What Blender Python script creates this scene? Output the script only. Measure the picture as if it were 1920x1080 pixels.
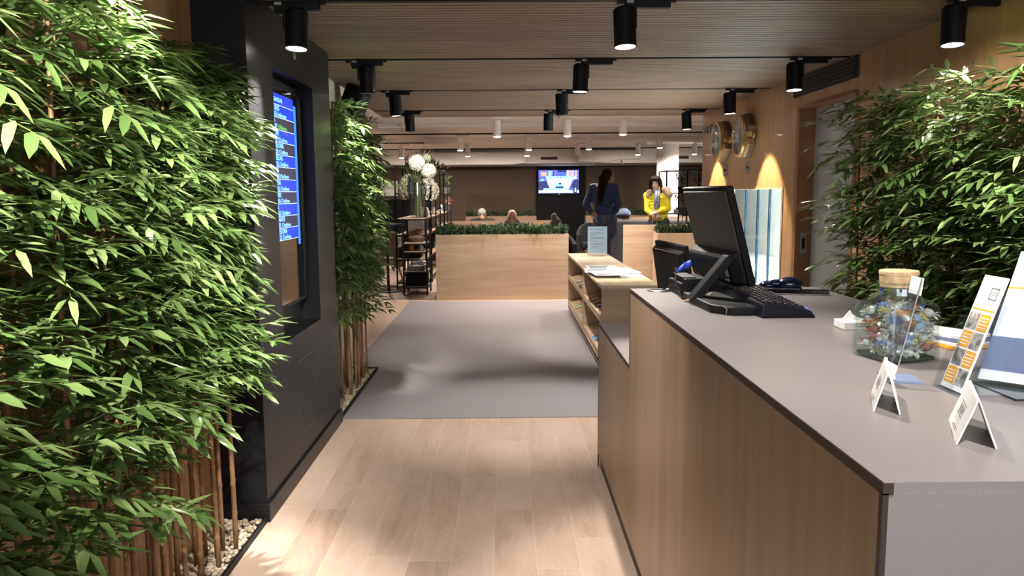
import bpy, bmesh, math, random
from mathutils import Vector, Matrix, Quaternion
rnd = random.Random(7)
for o in list(bpy.data.objects): bpy.data.objects.remove(o)
SC = bpy.context.scene
COL = SC.collection
PI = math.pi
H = 1.43
# ---------------------------------------------------------------- camera, world, exposure
cam_d = bpy.data.cameras.new('camera'); cam = bpy.data.objects.new('camera', cam_d); COL.objects.link(cam)
P, YAW, ROLL = math.radians(7.02), math.radians(0.39), math.radians(0.42)
fw = Vector((math.sin(YAW)*math.cos(P), math.cos(YAW)*math.cos(P), -math.sin(P)))
rt = Vector((math.cos(YAW), -math.sin(YAW), 0)); up = rt.cross(fw)
r2 = rt*math.cos(ROLL)-up*math.sin(ROLL); u2 = up*math.cos(ROLL)+rt*math.sin(ROLL)
m = Matrix((r2, u2, -fw)).transposed().to_4x4(); m.translation = Vector((0, 0, H)); cam.matrix_world = m
cam_d.sensor_width = 36; cam_d.lens = 1440*36/1920; cam_d.clip_start = 0.05; cam_d.clip_end = 100
SC.camera = cam
SC.view_settings.view_transform = 'Standard'; SC.view_settings.look = 'None'
SC.view_settings.gamma = 1; SC.view_settings.use_curve_mapping = False
SC.view_settings.exposure = 1.2
w = bpy.data.worlds.new('world'); SC.world = w; w.use_nodes = True
w.node_tree.nodes['Background'].inputs[0].default_value = (0.75, 0.68, 0.62, 1)
w.node_tree.nodes['Background'].inputs[1].default_value = 0.30

def spot(name, loc, tgt, power, angle=50, blend=0.6, color=(1, .88, .74), size=0.035):
    d = bpy.data.lights.new(name, 'SPOT'); d.energy = power; d.spot_size = math.radians(angle); d.spot_blend = blend
    d.color = color; d.shadow_soft_size = size
    o = bpy.data.objects.new(name, d); COL.objects.link(o); o.location = loc
    o.rotation_euler = (Vector(tgt)-Vector(loc)).to_track_quat('-Z', 'Y').to_euler(); return o
def area(name, loc, tgt, power, sx, sy, color=(1, 1, 1)):
    d = bpy.data.lights.new(name, 'AREA'); d.shape = 'RECTANGLE'; d.size = sx; d.size_y = sy; d.energy = power; d.color = color
    o = bpy.data.objects.new(name, d); COL.objects.link(o); o.location = loc
    o.rotation_euler = (Vector(tgt)-Vector(loc)).to_track_quat('-Z', 'Y').to_euler(); return o
WARM = (1, .86, .72); NEUT = (1, .93, .84)
# added concourse fill, then the daylight-white atrium beyond the low window
area('concourse_fill', (.5, -3.2, 2.3), (.3, 3, .8), 70, 3.4, 1.8, (.86, .92, 1))  # unseen area light added behind the camera to lift the ambient
area('atrium_light', (3.35, 10.6, 3.36), (3.35, 10.6, 0), 3600, 1.6, 8.0, (.78, .94, 1))
# ---------------------------------------------------------------- materials
def mat(name, col=(.5, .5, .5), rough=.5, metal=0, emit=None, es=1, trans=0, alpha=1, ior=1.45, coat=0, spec=None, sss=0):
    m = bpy.data.materials.new(name); m.use_nodes = True
    b = m.node_tree.nodes['Principled BSDF']
    b.inputs['Base Color'].default_value = (*col, 1); b.inputs['Roughness'].default_value = rough; b.inputs['Metallic'].default_value = metal
    b.inputs['Transmission Weight'].default_value = trans; b.inputs['Alpha'].default_value = alpha; b.inputs['IOR'].default_value = ior
    b.inputs['Coat Weight'].default_value = coat
    if spec is not None: b.inputs['Specular IOR Level'].default_value = spec
    if emit: b.inputs['Emission Color'].default_value = (*emit, 1); b.inputs['Emission Strength'].default_value = es
    return m
def N(m, t, **k):
    n = m.node_tree.nodes.new(t)
    for a, v in k.items(): setattr(n, a, v)
    return n
def L(m, a, b): m.node_tree.links.new(a, b)
def bsdf(m): return m.node_tree.nodes['Principled BSDF']
def ramp(m, stops):
    r = N(m, 'ShaderNodeValToRGB'); e = r.color_ramp.elements
    while len(e) < len(stops): e.new(.5)
    for i, (p, c) in enumerate(stops): e[i].position = p; e[i].color = (*c, 1)
    return r
def speckle(m, c1, c2, scale=60, detail=3, stretch=(1, 1, 1), bump=0, lo=.35, hi=.65):
    tc = N(m, 'ShaderNodeTexCoord'); mp = N(m, 'ShaderNodeMapping'); mp.inputs['Scale'].default_value = stretch
    n = N(m, 'ShaderNodeTexNoise'); n.inputs['Scale'].default_value = scale; n.inputs['Detail'].default_value = detail
    r = ramp(m, [(lo, c1), (hi, c2)])
    L(m, tc.outputs['Object'], mp.inputs[0]); L(m, mp.outputs[0], n.inputs['Vector']); L(m, n.outputs['Fac'], r.inputs[0]); L(m, r.outputs[0], bsdf(m).inputs['Base Color'])
    if bump:
        b = N(m, 'ShaderNodeBump'); b.inputs['Strength'].default_value = bump; b.inputs['Distance'].default_value = .004
        L(m, n.outputs['Fac'], b.inputs['Height']); L(m, b.outputs[0], bsdf(m).inputs['Normal'])
    return m
def wood(name, c1, c2, axis='Z', fine=22, rough=.45, board=0, coat=0, dark=None):
    """grain running along axis; broad figure + fine streaks + optional boards across axis"""
    m = mat(name, c1, rough, coat=coat)
    tc = N(m, 'ShaderNodeTexCoord')
    def ns(scale, s_long, detail=4, dist=0.0):
        mp = N(m, 'ShaderNodeMapping'); sc = [1, 1, 1]; sc['XYZ'.index(axis)] = s_long; mp.inputs['Scale'].default_value = sc
        n = N(m, 'ShaderNodeTexNoise'); n.inputs['Scale'].default_value = scale; n.inputs['Detail'].default_value = detail; n.inputs['Distortion'].default_value = dist
        L(m, tc.outputs['Object'], mp.inputs[0]); L(m, mp.outputs[0], n.inputs['Vector']); return n
    a = ns(fine, .06, 6, .3); b = ns(3.2, .12, 2, .8)
    mx = N(m, 'ShaderNodeMath', operation='MULTIPLY_ADD'); mx.inputs[1].default_value = .55
    m2 = N(m, 'ShaderNodeMath', operation='MULTIPLY'); m2.inputs[1].default_value = .45
    L(m, b.outputs['Fac'], m2.inputs[0]); L(m, a.outputs['Fac'], mx.inputs[0]); L(m, m2.outputs[0], mx.inputs[2])
    r = ramp(m, [(.36, c1), (.62, c2)]); L(m, mx.outputs[0], r.inputs[0])
    out = r.outputs[0]
    if dark:   # sparse knots / dark streaks
        k = ns(5, .3, 3, 1.2); r2_ = ramp(m, [(.66, (0, 0, 0)), (.76, (1, 1, 1))]); L(m, k.outputs['Fac'], r2_.inputs[0])
        mm = N(m, 'ShaderNodeMix', data_type='RGBA'); mm.inputs['B'].default_value = (*dark, 1)
        ml = N(m, 'ShaderNodeMath', operation='MULTIPLY'); ml.inputs[1].default_value = .55
        L(m, r2_.outputs[0], ml.inputs[0]); L(m, ml.outputs[0], mm.inputs['Factor']); L(m, out, mm.inputs['A']); out = mm.outputs['Result']
    L(m, out, bsdf(m).inputs['Base Color'])
    return m
def leafmat(name, c1, c2, c3, rough=.38):
    m = mat(name, c2, rough)
    g = N(m, 'ShaderNodeNewGeometry'); r = ramp(m, [(0, c1), (.5, c2), (1, c3)])
    L(m, g.outputs['Random Per Island'], r.inputs[0]); L(m, r.outputs[0], bsdf(m).inputs['Base Color'])
    tr = N(m, 'ShaderNodeBsdfTranslucent'); L(m, r.outputs[0], tr.inputs[0])
    ms = N(m, 'ShaderNodeMixShader'); ms.inputs[0].default_value = .25
    L(m, bsdf(m).outputs[0], ms.inputs[1]); L(m, tr.outputs[0], ms.inputs[2]); L(m, ms.outputs[0], m.node_tree.nodes['Material Output'].inputs[0])
    return m
M = {}
M['black'] = mat('black_metal', (.007, .007, .008), .5, spec=.22)
M['blackmat'] = mat('black_matt', (.006, .006, .007), .75, spec=.2)
M['kiosk'] = mat('kiosk_black_satin', (.007, .007, .009), .36, spec=.32)
M['white'] = mat('white_paint', (.78, .76, .73), .6)
M['ceilwhite'] = mat('ceiling_white', (.76, .72, .70), .8)
M['plasterwhite'] = mat('plaster_white', (.72, .70, .68), .8)
M['pale'] = mat('pale_door_panel', (.50, .50, .52), .7)
M['brown'] = speckle(mat('dark_brown_wall', rough=.9, spec=.2), (.082, .056, .042), (.098, .069, .053), 90)
M['browner'] = mat('mid_brown_wall', (.16, .075, .04), .8)
M['carpet'] = speckle(mat('grey_vinyl_carpet', rough=.55), (.225, .205, .218), (.262, .240, .256), 160, 4)
M['counter'] = speckle(mat('counter_grey_laminate', rough=.36), (.195, .176, .178), (.210, .190, .192), 220, 3)
M['edge'] = mat('dark_brown_edge', (.035, .022, .017), .5)
M['counterwood'] = wood('counter_wood', (.26, .175, .105), (.35, .245, .155), 'Z', 26, .42)
M['wallwood'] = wood('wall_wood', (.36, .20, .095), (.48, .285, .145), 'Z', 18, .33, coat=.1)
M['oak'] = wood('light_oak', (.40, .275, .175), (.54, .395, .265), 'X', 20, .45, dark=(.26, .15, .08))
M['oaky'] = wood('light_oak_long', (.50, .35, .215), (.66, .49, .33), 'Y', 20, .42)
M['slat'] = wood('ceiling_slat_wood', (.185, .12, .088), (.27, .18, .135), 'X', 30, .55)
M['jamb'] = wood('jamb_wood', (.20, .09, .04), (.29, .14, .065), 'Z', 20, .5)
M['glow'] = mat('lamp_glow', (1, 1, 1), .5, emit=(1, .93, .85), es=9)
M['grille'] = mat('dark_grille', (.02, .02, .02), .6)
M['glass'] = mat('clear_glass', (1, 1, 1), .02, trans=1, ior=1.45)
def clearish(name, tint, fac=.12, rough=.05):
    m = mat(name, tint, rough)
    t = N(m, 'ShaderNodeBsdfTransparent'); t.inputs[0].default_value = (*[min(1, .9+.1*c) for c in tint], 1)
    ly = N(m, 'ShaderNodeLayerWeight'); ly.inputs[0].default_value = .5
    pw = N(m, 'ShaderNodeMath', operation='POWER'); pw.inputs[1].default_value = 4; L(m, ly.outputs['Facing'], pw.inputs[0])
    ad = N(m, 'ShaderNodeMath', operation='ADD'); ad.inputs[1].default_value = fac; ad.use_clamp = True
    mu = N(m, 'ShaderNodeMath', operation='MULTIPLY'); mu.inputs[1].default_value = .45
    L(m, pw.outputs[0], mu.inputs[0]); L(m, mu.outputs[0], ad.inputs[0])
    gl = N(m, 'ShaderNodeBsdfGlossy'); gl.inputs['Roughness'].default_value = rough; gl.inputs['Color'].default_value = (.9, .93, .95, 1)
    g = N(m, 'ShaderNodeMixShader'); L(m, ad.outputs[0], g.inputs[0]); L(m, t.outputs[0], g.inputs[1]); L(m, gl.outputs[0], g.inputs[2])
    L(m, g.outputs[0], m.node_tree.nodes['Material Output'].inputs[0]); return m
M['acrylic'] = clearish('clear_acrylic', (.3, .5, .7), .06)
M['pane'] = clearish('window_glass', (.3, .9, 1), .0)
M['jar'] = clearish('jar_glass', (.0, .4, .3), .10, .04)
M['leafA'] = leafmat('bamboo_leaf', (.060, .115, .030), (.115, .19, .055), (.22, .30, .115), .28)
M['hedge'] = leafmat('hedge_leaf', (.018, .042, .018), (.03, .065, .026), (.05, .095, .04), .5)
M['cane'] = speckle(mat('bamboo_cane', rough=.5), (.15, .075, .032), (.29, .155, .07), 14, 3, (1, 1, .25))
M['twig'] = mat('green_twig', (.10, .15, .035), .6)
M['pebble'] = leafmat('pebbles', (.30, .24, .17), (.46, .38, .28), (.62, .54, .43), .7)
M['soil'] = mat('bed_soil', (.05, .035, .025), .9)
M['skin'] = mat('skin', (.50, .30, .20), .5)
M['skin2'] = mat('skin_tan', (.30, .17, .11), .5)
M['skinp'] = mat('skin_pale', (.62, .42, .33), .5)
M['denim'] = speckle(mat('denim', rough=.8), (.035, .05, .085), (.09, .12, .19), 12, 4, (1, 1, .5))
M['navy'] = speckle(mat('navy_sweater', rough=.85), (.022, .038, .095), (.035, .06, .15), 20)
M['hairbrown'] = mat('dark_brown_hair', (.018, .009, .006), .7, spec=.12)
M['yellow'] = mat('yellow_quilted', (.72, .60, .015), .5)
M['fur'] = speckle(mat('beige_fur', rough=.9), (.28, .19, .11), (.55, .42, .29), 60)
M['scarf'] = speckle(mat('silver_blue_scarf', rough=.35), (.06, .07, .16), (.40, .39, .45), 45, 2)
M['leather'] = mat('brown_leather', (.17, .085, .045), .5)
M['greyfab'] = mat('grey_fabric', (.045, .046, .052), .85)
M['darkfab'] = mat('dark_fabric', (.016, .016, .018), .85)
M['beigefab'] = mat('beige_fabric', (.30, .20, .15), .85)
M['mauvefab'] = mat('mauve_brown_fabric', (.075, .05, .05), .85)
M['woodleg'] = mat('wood_leg', (.45, .28, .15), .5)
M['silver'] = mat('silver_metal', (.62, .62, .64), .25, 1)
M['bronze'] = mat('bronze_shell', (.27, .21, .15), .32, .8)
M['gold'] = mat('brass_ring', (.55, .40, .20), .28, 1)
M['steel'] = mat('brushed_steel', (.38, .37, .36), .4, .9)
M['monitorgrey'] = mat('monitor_back_grey', (.045, .042, .040), .45)
M['blueplug'] = mat('blue_plastic', (.03, .07, .55), .4)
M['paper'] = mat('paper_white', (.82, .82, .82), .7)
M['newsink'] = mat('newsprint_ink', (.10, .095, .095), .8)
M['inkdark'] = mat('ink_dark', (.04, .04, .05), .7)
M['inkgrey'] = mat('ink_grey', (.22, .22, .24), .7)
M['orange'] = mat('print_orange', (.85, .38, .03), .6)
M['photogrey'] = speckle(mat('print_photo', rough=.6), (.10, .09, .085), (.50, .47, .44), 70, 2)
M['bluegrey'] = mat('card_blue_grey', (.16, .20, .32), .5)
M['cork'] = speckle(mat('cork', rough=.8), (.50, .33, .17), (.66, .47, .27), 120)
M['rubber'] = mat('black_rubber', (.006, .006, .012), .42, spec=.25)
M['cablemat'] = mat('cable_black', (.006, .006, .007), .8, spec=.08)
M['key'] = mat('key_black', (.012, .013, .02), .35)
M['keymark'] = mat('key_mark', (.5, .5, .52), .5)  # small pale strip on each key top
M['porcelain'] = mat('white_petals', (.72, .72, .60), .7)
M['petalgreen'] = mat('pale_green_petals', (.40, .44, .27), .7)
M['shelfwood'] = mat('shelf_wood', (.42, .30, .21), .5)
M['floorbrown'] = speckle(mat('lounge_brown_carpet', rough=.9), (.12, .08, .058), (.16, .11, .08), 40)

def plank_floor():
    m = mat('plank_floor', rough=.38); b = bsdf(m)
    tc = N(m, 'ShaderNodeTexCoord'); sp = N(m, 'ShaderNodeSeparateXYZ'); L(m, tc.outputs['Object'], sp.inputs[0])
    def mt(op, a, bb=None, c=None):
        n = N(m, 'ShaderNodeMath', operation=op)
        for i, v in enumerate((a, bb, c)):
            if v is None: continue
            if isinstance(v, (int, float)): n.inputs[i].default_value = v
            else: L(m, v, n.inputs[i])
        return n.outputs[0]
    u = mt('MULTIPLY_ADD', sp.outputs[0], 1/.168, .357); row = mt('FLOOR', u); fu = mt('FRACT', u)
    wn = N(m, 'ShaderNodeTexWhiteNoise', noise_dimensions='1D'); L(m, row, wn.inputs['W'])
    v = mt('ADD', mt('MULTIPLY', sp.outputs[1], 1/.98), mt('MULTIPLY', wn.outputs['Value'], 1.0)); colm = mt('FLOOR', v); fv = mt('FRACT', v)
    cb = N(m, 'ShaderNodeCombineXYZ'); L(m, row, cb.inputs[0]); L(m, colm, cb.inputs[1])
    w2 = N(m, 'ShaderNodeTexWhiteNoise', noise_dimensions='2D'); L(m, cb.outputs[0], w2.inputs['Vector'])
    # grain coordinates shifted per plank
    off = mt('MULTIPLY', w2.outputs['Value'], 37.0)
    c2 = N(m, 'ShaderNodeCombineXYZ'); L(m, mt('MULTIPLY', sp.outputs[0], 1), c2.inputs[0]); L(m, mt('MULTIPLY', sp.outputs[1], .22), c2.inputs[1]); L(m, off, c2.inputs[2])
    n1 = N(m, 'ShaderNodeTexNoise'); n1.inputs['Scale'].default_value = 9; n1.inputs['Detail'].default_value = 3; n1.inputs['Distortion'].default_value = .6; L(m, c2.outputs[0], n1.inputs['Vector'])
    # contour rings from the broad noise -> cathedral figure
    rg = mt('FRACT', mt('MULTIPLY', n1.outputs['Fac'], 9.0)); ring = mt('ABSOLUTE', mt('SUBTRACT', rg, .5))
    c3 = N(m, 'ShaderNodeCombineXYZ'); L(m, sp.outputs[0], c3.inputs[0]); L(m, mt('MULTIPLY', sp.outputs[1], .05), c3.inputs[1]); L(m, off, c3.inputs[2])
    n2 = N(m, 'ShaderNodeTexNoise'); n2.inputs['Scale'].default_value = 70; n2.inputs['Detail'].default_value = 4; L(m, c3.outputs[0], n2.inputs['Vector'])
    t = mt('ADD', mt('MULTIPLY', w2.outputs['Value'], .20), mt('ADD', mt('MULTIPLY', n1.outputs['Fac'], .62), mt('ADD', mt('MULTIPLY', ring, .22), mt('MULTIPLY', n2.outputs['Fac'], .18))))
    r = ramp(m, [(.30, (.38, .265, .195)), (.55, (.50, .37, .29)), (.85, (.57, .44, .355))]); L(m, t, r.inputs[0])
    eu = mt('LESS_THAN', mt('MINIMUM', fu, mt('SUBTRACT', 1.0, fu)), .012); ev = mt('LESS_THAN', mt('MINIMUM', fv, mt('SUBTRACT', 1.0, fv)), .0022)
    e = mt('MULTIPLY', mt('MAXIMUM', eu, ev), .6)
    mx = N(m, 'ShaderNodeMix', data_type='RGBA'); L(m, e, mx.inputs['Factor']); L(m, r.outputs[0], mx.inputs['A']); mx.inputs['B'].default_value = (.62, .51, .42, 1)
    L(m, mx.outputs['Result'], b.inputs['Base Color'])
    bp = N(m, 'ShaderNodeBump'); bp.inputs['Strength'].default_value = .15; bp.inputs['Distance'].default_value = .002; L(m, n2.outputs['Fac'], bp.inputs['Height']); L(m, bp.outputs[0], b.inputs['Normal'])
    return m
M['floor'] = plank_floor()

# ---------------------------------------------------------------- mesh helpers
class MB:
    def __init__(s): s.bm = bmesh.new(); s.mi = 0; s.T = Matrix.Identity(4)
    def _f(s, vs):
        try: f = s.bm.faces.new(vs); f.material_index = s.mi; return f
        except ValueError: return None
    def v(s, p): return s.bm.verts.new(s.T @ Vector(p))
    def box(s, x0, x1, y0, y1, z0, z1):
        v = [s.v((x, y, z)) for z in (z0, z1) for x, y in ((x0, y0), (x1, y0), (x1, y1), (x0, y1))]
        for q in ((3, 2, 1, 0), (4, 5, 6, 7), (0, 1, 5, 4), (1, 2, 6, 5), (2, 3, 7, 6), (3, 0, 4, 7)): s._f([v[i] for i in q])
        return s
    def quad(s, a, b, c, d): s._f([s.v(p) for p in (a, b, c, d)]); return s
    def prism(s, pts, d):
        """pts: list of 3d points (planar), extruded by vector d"""
        d = Vector(d); a = [s.v(p) for p in pts]; b = [s.v(Vector(p)+d) for p in pts]; n = len(pts)
        s._f(a[::-1]); s._f(b)
        for i in range(n): s._f([a[i], a[(i+1) % n], b[(i+1) % n], b[i]])
        return s
    def tube(s, pts, rad, seg=8, cap=True):
        pts = [Vector(p) for p in pts]; n = len(pts); rad = rad if isinstance(rad, (list, tuple)) else [rad]*n
        rings = []; prev = None
        for i, p in enumerate(pts):
            t = (pts[min(i+1, n-1)]-pts[max(i-1, 0)]).normalized()
            if prev is None: a = t.orthogonal().normalized()
            else: a = (prev-t*prev.dot(t)).normalized()
            prev = a; b = t.cross(a)
            rings.append([s.v(p+(a*math.cos(2*PI*k/seg)+b*math.sin(2*PI*k/seg))*rad[i]) for k in range(seg)])
        for i in range(n-1):
            for k in range(seg): s._f([rings[i][k], rings[i][(k+1) % seg], rings[i+1][(k+1) % seg], rings[i+1][k]])
        if cap: s._f(rings[0][::-1]); s._f(rings[-1])
        return s
    def lathe(s, prof, c=(0, 0, 0), axis='Z', seg=24, sq=1.0):
        """prof: (r, h) pairs along axis"""
        ax = {'Z': ((1, 0, 0), (0, 1, 0), (0, 0, 1)), 'X': ((0, 1, 0), (0, 0, 1), (1, 0, 0)), 'Y': ((0, 0, 1), (1, 0, 0), (0, 1, 0))}[axis]
        A, B, C = map(Vector, ax); c = Vector(c); rings = []
        for r, h in prof:
            ring = []
            for k in range(seg):
                a = 2*PI*k/seg; ca, sa = math.cos(a), math.sin(a)
                if sq != 1: ca = math.copysign(abs(ca)**sq, ca); sa = math.copysign(abs(sa)**sq, sa)
                ring.append(s.v(c+A*r*ca+B*r*sa+C*h))
            rings.append(ring)
        for i in range(len(rings)-1):
            for k in range(seg): s._f([rings[i][k], rings[i][(k+1) % seg], rings[i+1][(k+1) % seg], rings[i+1][k]])
        s._f(rings[0][::-1]); s._f(rings[-1]); return s
    def ball(s, c, r, seg=16, rot=None):
        r = r if isinstance(r, (tuple, list)) else (r, r, r); c = Vector(c); R = rot or Matrix.Identity(3)
        rings = []; rn = max(4, seg//2)
        top = s.v(c+R@Vector((0, 0, r[2]))); bot = s.v(c-R@Vector((0, 0, r[2])))
        for i in range(1, rn):
            t = PI*i/rn
            rings.append([s.v(c+R@Vector((r[0]*math.sin(t)*math.cos(2*PI*k/seg), r[1]*math.sin(t)*math.sin(2*PI*k/seg), r[2]*math.cos(t)))) for k in range(seg)])
        for k in range(seg): s._f([top, rings[0][k], rings[0][(k+1) % seg]]); s._f([bot, rings[-1][(k+1) % seg], rings[-1][k]])
        for i in range(len(rings)-1):
            for k in range(seg): s._f([rings[i][k], rings[i+1][k], rings[i+1][(k+1) % seg], rings[i][(k+1) % seg]])
        return s
    def cap(s, a, b, ra, rb, seg=12):
        a, b = Vector(a), Vector(b); s.tube([a, b], [ra, rb], seg); s.ball(a, ra*1.0, seg); s.ball(b, rb*1.0, seg); return s
    def build(s, name, mt_, parent=None, bevel=0, smooth=False, remesh=0, world=True, origin=None, sub=0, fixn=True):
        if fixn: bmesh.ops.recalc_face_normals(s.bm, faces=s.bm.faces)
        me = bpy.data.meshes.new(name)
        if parent is not None and world: off = Vector(WORLD[parent.name])
        elif parent is None:
            if origin is None:
                xs = [v.co for v in s.bm.verts]
                off = Vector(((min(v.x for v in xs)+max(v.x for v in xs))/2, (min(v.y for v in xs)+max(v.y for v in xs))/2, min(v.z for v in xs)))
            else: off = Vector(origin)
        else: off = Vector()
        if world or parent is None:
            for v in s.bm.verts: v.co -= off
        s.bm.to_mesh(me); s.bm.free()
        for x in (mt_ if isinstance(mt_, (list, tuple)) else [mt_]): me.materials.append(x)
        if smooth:
            for p in me.polygons: p.use_smooth = True
        o = bpy.data.objects.new(name, me); COL.objects.link(o)
        if parent is None: o.location = off; WORLD[o.name] = tuple(off)
        else: o.parent = parent; WORLD[o.name] = WORLD[parent.name] if world else (0, 0, 0)
        if bevel:
            b = o.modifiers.new('bevel', 'BEVEL'); b.width = bevel; b.segments = 2; b.limit_method = 'ANGLE'
        if sub: x = o.modifiers.new('sub', 'SUBSURF'); x.levels = sub; x.render_levels = sub
        if remesh:
            r = o.modifiers.new('remesh', 'REMESH'); r.mode = 'VOXEL'; r.voxel_size = remesh; r.use_smooth_shade = True
            sm = o.modifiers.new('smooth', 'SMOOTH'); sm.factor = .5; sm.iterations = 3
        return o
WORLD = {}
# part in sub-part (parent's mesh was built in world coordinates): same offset is kept through WORLD
def tag(o, label=None, cat=None, group=None, kind=None):
    if label: o['label'] = label
    if cat: o['category'] = cat
    if group: o['group'] = group
    if kind: o['kind'] = kind
    return o
def thing(name, label, cat, loc=(0, 0, 0), group=None, kind=None, world=True):
    o = bpy.data.objects.new(name, None); COL.objects.link(o); o.location = loc; o.empty_display_size = .05
    WORLD[o.name] = tuple(loc) if world else (0, 0, 0)
    return tag(o, label, cat, group, kind)
def struct(name, mb, m, **k):
    o = mb.build(name, m, **k); o['kind'] = 'structure'; return o
def copytree(o, parent=None, loc=None, rz=None):
    c = o.copy(); COL.objects.link(c); c.parent = parent
    if loc is not None: c.location = loc
    if rz is not None: c.rotation_euler = (0, 0, rz)
    for ch in list(o.children): copytree(ch, c)
    return c
def textmesh(name, s, size, mt_, parent, M4, extrude=.0005, width=None):
    cu = bpy.data.curves.new('t', 'FONT'); cu.body = s; cu.size = size; cu.extrude = extrude; cu.resolution_u = 2
    cu.align_x = 'LEFT'; to = bpy.data.objects.new('t', cu); COL.objects.link(to)
    bpy.context.view_layer.update()
    me = bpy.data.meshes.new_from_object(to.evaluated_get(bpy.context.evaluated_depsgraph_get()))
    bpy.data.objects.remove(to); bpy.data.curves.remove(cu)
    if width:
        xs = [v.co.x for v in me.vertices]; k = width/(max(xs)-min(xs))
        for v in me.vertices: v.co.x *= k
    me.transform(M4)
    if parent is not None: me.transform(Matrix.Translation(-Vector(WORLD[parent.name])))
    me.materials.clear(); me.materials.append(mt_); me.name = name
    o = bpy.data.objects.new(name, me); COL.objects.link(o)
    if parent is not None: o.parent = parent; WORLD[o.name] = WORLD[parent.name]
    return o
def axes(o, x, y):   # matrix with local x,y directions at o
    x = Vector(x).normalized(); y = Vector(y).normalized(); z = x.cross(y)
    m = Matrix((x, y, z)).transposed().to_4x4(); m.translation = Vector(o); return m

# ---------------------------------------------------------------- setting
WX = 2.18; CZ = 2.27
struct('floor', MB().box(-1.30, 2.3, -1.5, 8.6, -.05, 0).box(-6, 7, 8.6, 20, -.05, 0).box(-6, -1.30, 6.3, 8.6, -.05, 0), M['floor'], origin=(0, 0, 0))
tag(MB().box(-1.30, WX-.01, 4.79, 10.22, 0.0005, .004).build('floor_mat', M['carpet']), 'large smooth grey floor mat inset between the wood planks', 'carpet')
tag(MB().prism([(-1.0, 10.5, .0005), (2.78, 10.5, .0005), (5.18, 19.35, .0005), (-1.0, 19.35, .0005)], (0, 0, .0045)).build('lounge_carpet', M['floorbrown']), 'brown carpet of the lounge behind the wooden planters', 'carpet')
# walls
wl = MB().box(-1.42, -1.28, -1.5, 3.25, 0, CZ+.1)
struct('wall_left', wl, M['wallwood'])
struct('wall_left_far', MB().box(-1.42, -1.28, 4.74, 6.30, 0, 2.42), mat('beige_wall', (.50, .42, .33), .7))
struct('wall_left_core', MB().box(-1.42, -1.29, 3.25, 4.74, 0, 2.42), M['blackmat'])
# right wall: window Y 6.08..7.70, z .60..1.45 ; door opening Y 4.86..5.80, z 0..2.04
wr = MB().box(WX, WX+.10, -1.5, 4.86, 0, CZ+.15).box(WX, WX+.10, 4.86, 5.80, 2.04, CZ+.15).box(WX, WX+.10, 5.80, 6.08, 0, CZ+.15)
wr.box(WX, WX+.10, 6.08, 7.70, 0, .60).box(WX, WX+.10, 6.08, 7.70, 1.452, CZ+.15).box(WX, WX+.10, 7.70, 8.61, 0, CZ+.15)
struct('wall_right', wr, M['wallwood'])
struct('wall_back', MB().box(-6, 7, 19.5, 19.6, 0, 2.6), M['brown'])
struct('wall_left_lounge', MB().box(-6.1, -6, 6.3, 19.6, 0, 2.6).box(-6, -1.42, 6.2, 6.3, 0, 2.6), M['browner'])
struct('wall_right_lounge', MB().prism([(2.285, 8.61, 0), (2.36, 8.61, 0), (5.33, 19.6, 0), (5.25, 19.6, 0)], (0, 0, 2.6)), M['plasterwhite'])
# slat ceiling
sl = MB(); y = -1.4; TR = (2.02, 3.50, 4.99, 6.43, 7.98)
while y < 8.55:
    if not any(abs(y+.02-t) < .03 for t in TR):
        sl.box(-1.28 if y < 6.3 else -1.335, WX, y, y+.041, CZ, CZ+.03)
    y += .0525
struct('ceiling', sl, M['slat'], origin=(0, 0, 0))
struct('ceiling_backing', MB().box(-1.335, WX, -1.5, 8.6, CZ+.05, CZ+.12), mat('backing', (.03, .022, .018), .9))
struct('trim_1', MB().box(-1.345, WX, 8.56, 8.61, CZ-.002, CZ+.14), M['slat'])
struct('trim_2', MB().box(-1.345, -1.335, 6.3, 8.56, CZ-.002, CZ+.14), M['slat'])
cw = MB().box(-6, 7, 8.60, 19.6, 2.42, 2.50).box(-6, -1.34, 6.2, 8.6, 2.42, 2.50)
struct('ceiling_lounge', cw, M['ceilwhite'], origin=(0, 0, 0))
bb = MB().box(-1.8, 6, 11.0, 11.5, 2.36, 2.425); struct('ceiling_beam', bb, M['ceilwhite'], bevel=.01)
struct('ceiling_beam', MB().box(-1.5, 6, 13.9, 14.6, 2.36, 2.425), M['ceilwhite'], bevel=.01)
bh = MB().box(-6, 7, 17.6, 19.5, 2.10, 2.42); struct('ceiling_bulkhead', bh, M['plasterwhite'])
# thin ceiling rails in the lounge
for i, (x0, x1, yy) in enumerate(((-2.3, 5.5, 12.9), (-2.6, 5, 15.1), (-3, 5, 17.2))):
    tag(MB().box(x0, x1, yy-.015, yy+.015, 2.335 if yy == 14.2 else 2.40, 2.42).build('ceiling_rail', M['black']), ('first', 'second', 'farthest')[i]+' thin dark ceiling rail counted from the wood slats into the lounge', 'rail', 'lounge ceiling rails')
# door recess with pale panel
struct('door_1', MB().box(2.30, 2.34, 4.3, 5.92, 0, 2.12), M['pale'])
struct('trim_3', MB().box(WX-.004, 2.30, 5.78, 5.84, 0, 2.05).box(WX-.004, 2.30, 4.82, 4.86, 0, 2.05).box(WX-.004, 2.3, 4.86, 5.80, 2.035, 2.06), M['jamb'])
h = thing('door_edge_handle', 'dark recessed metal pull set in the wooden door jamb', 'door handle', (2.24, 5.775, .97))
MB().box(2.215, 2.262, 5.772, 5.782, .96, 1.12).build('plate', M['steel'], h, bevel=.002)
MB().box(2.228, 2.249, 5.768, 5.774, 1.00, 1.08).build('pull_slot', M['black'], h)
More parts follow.
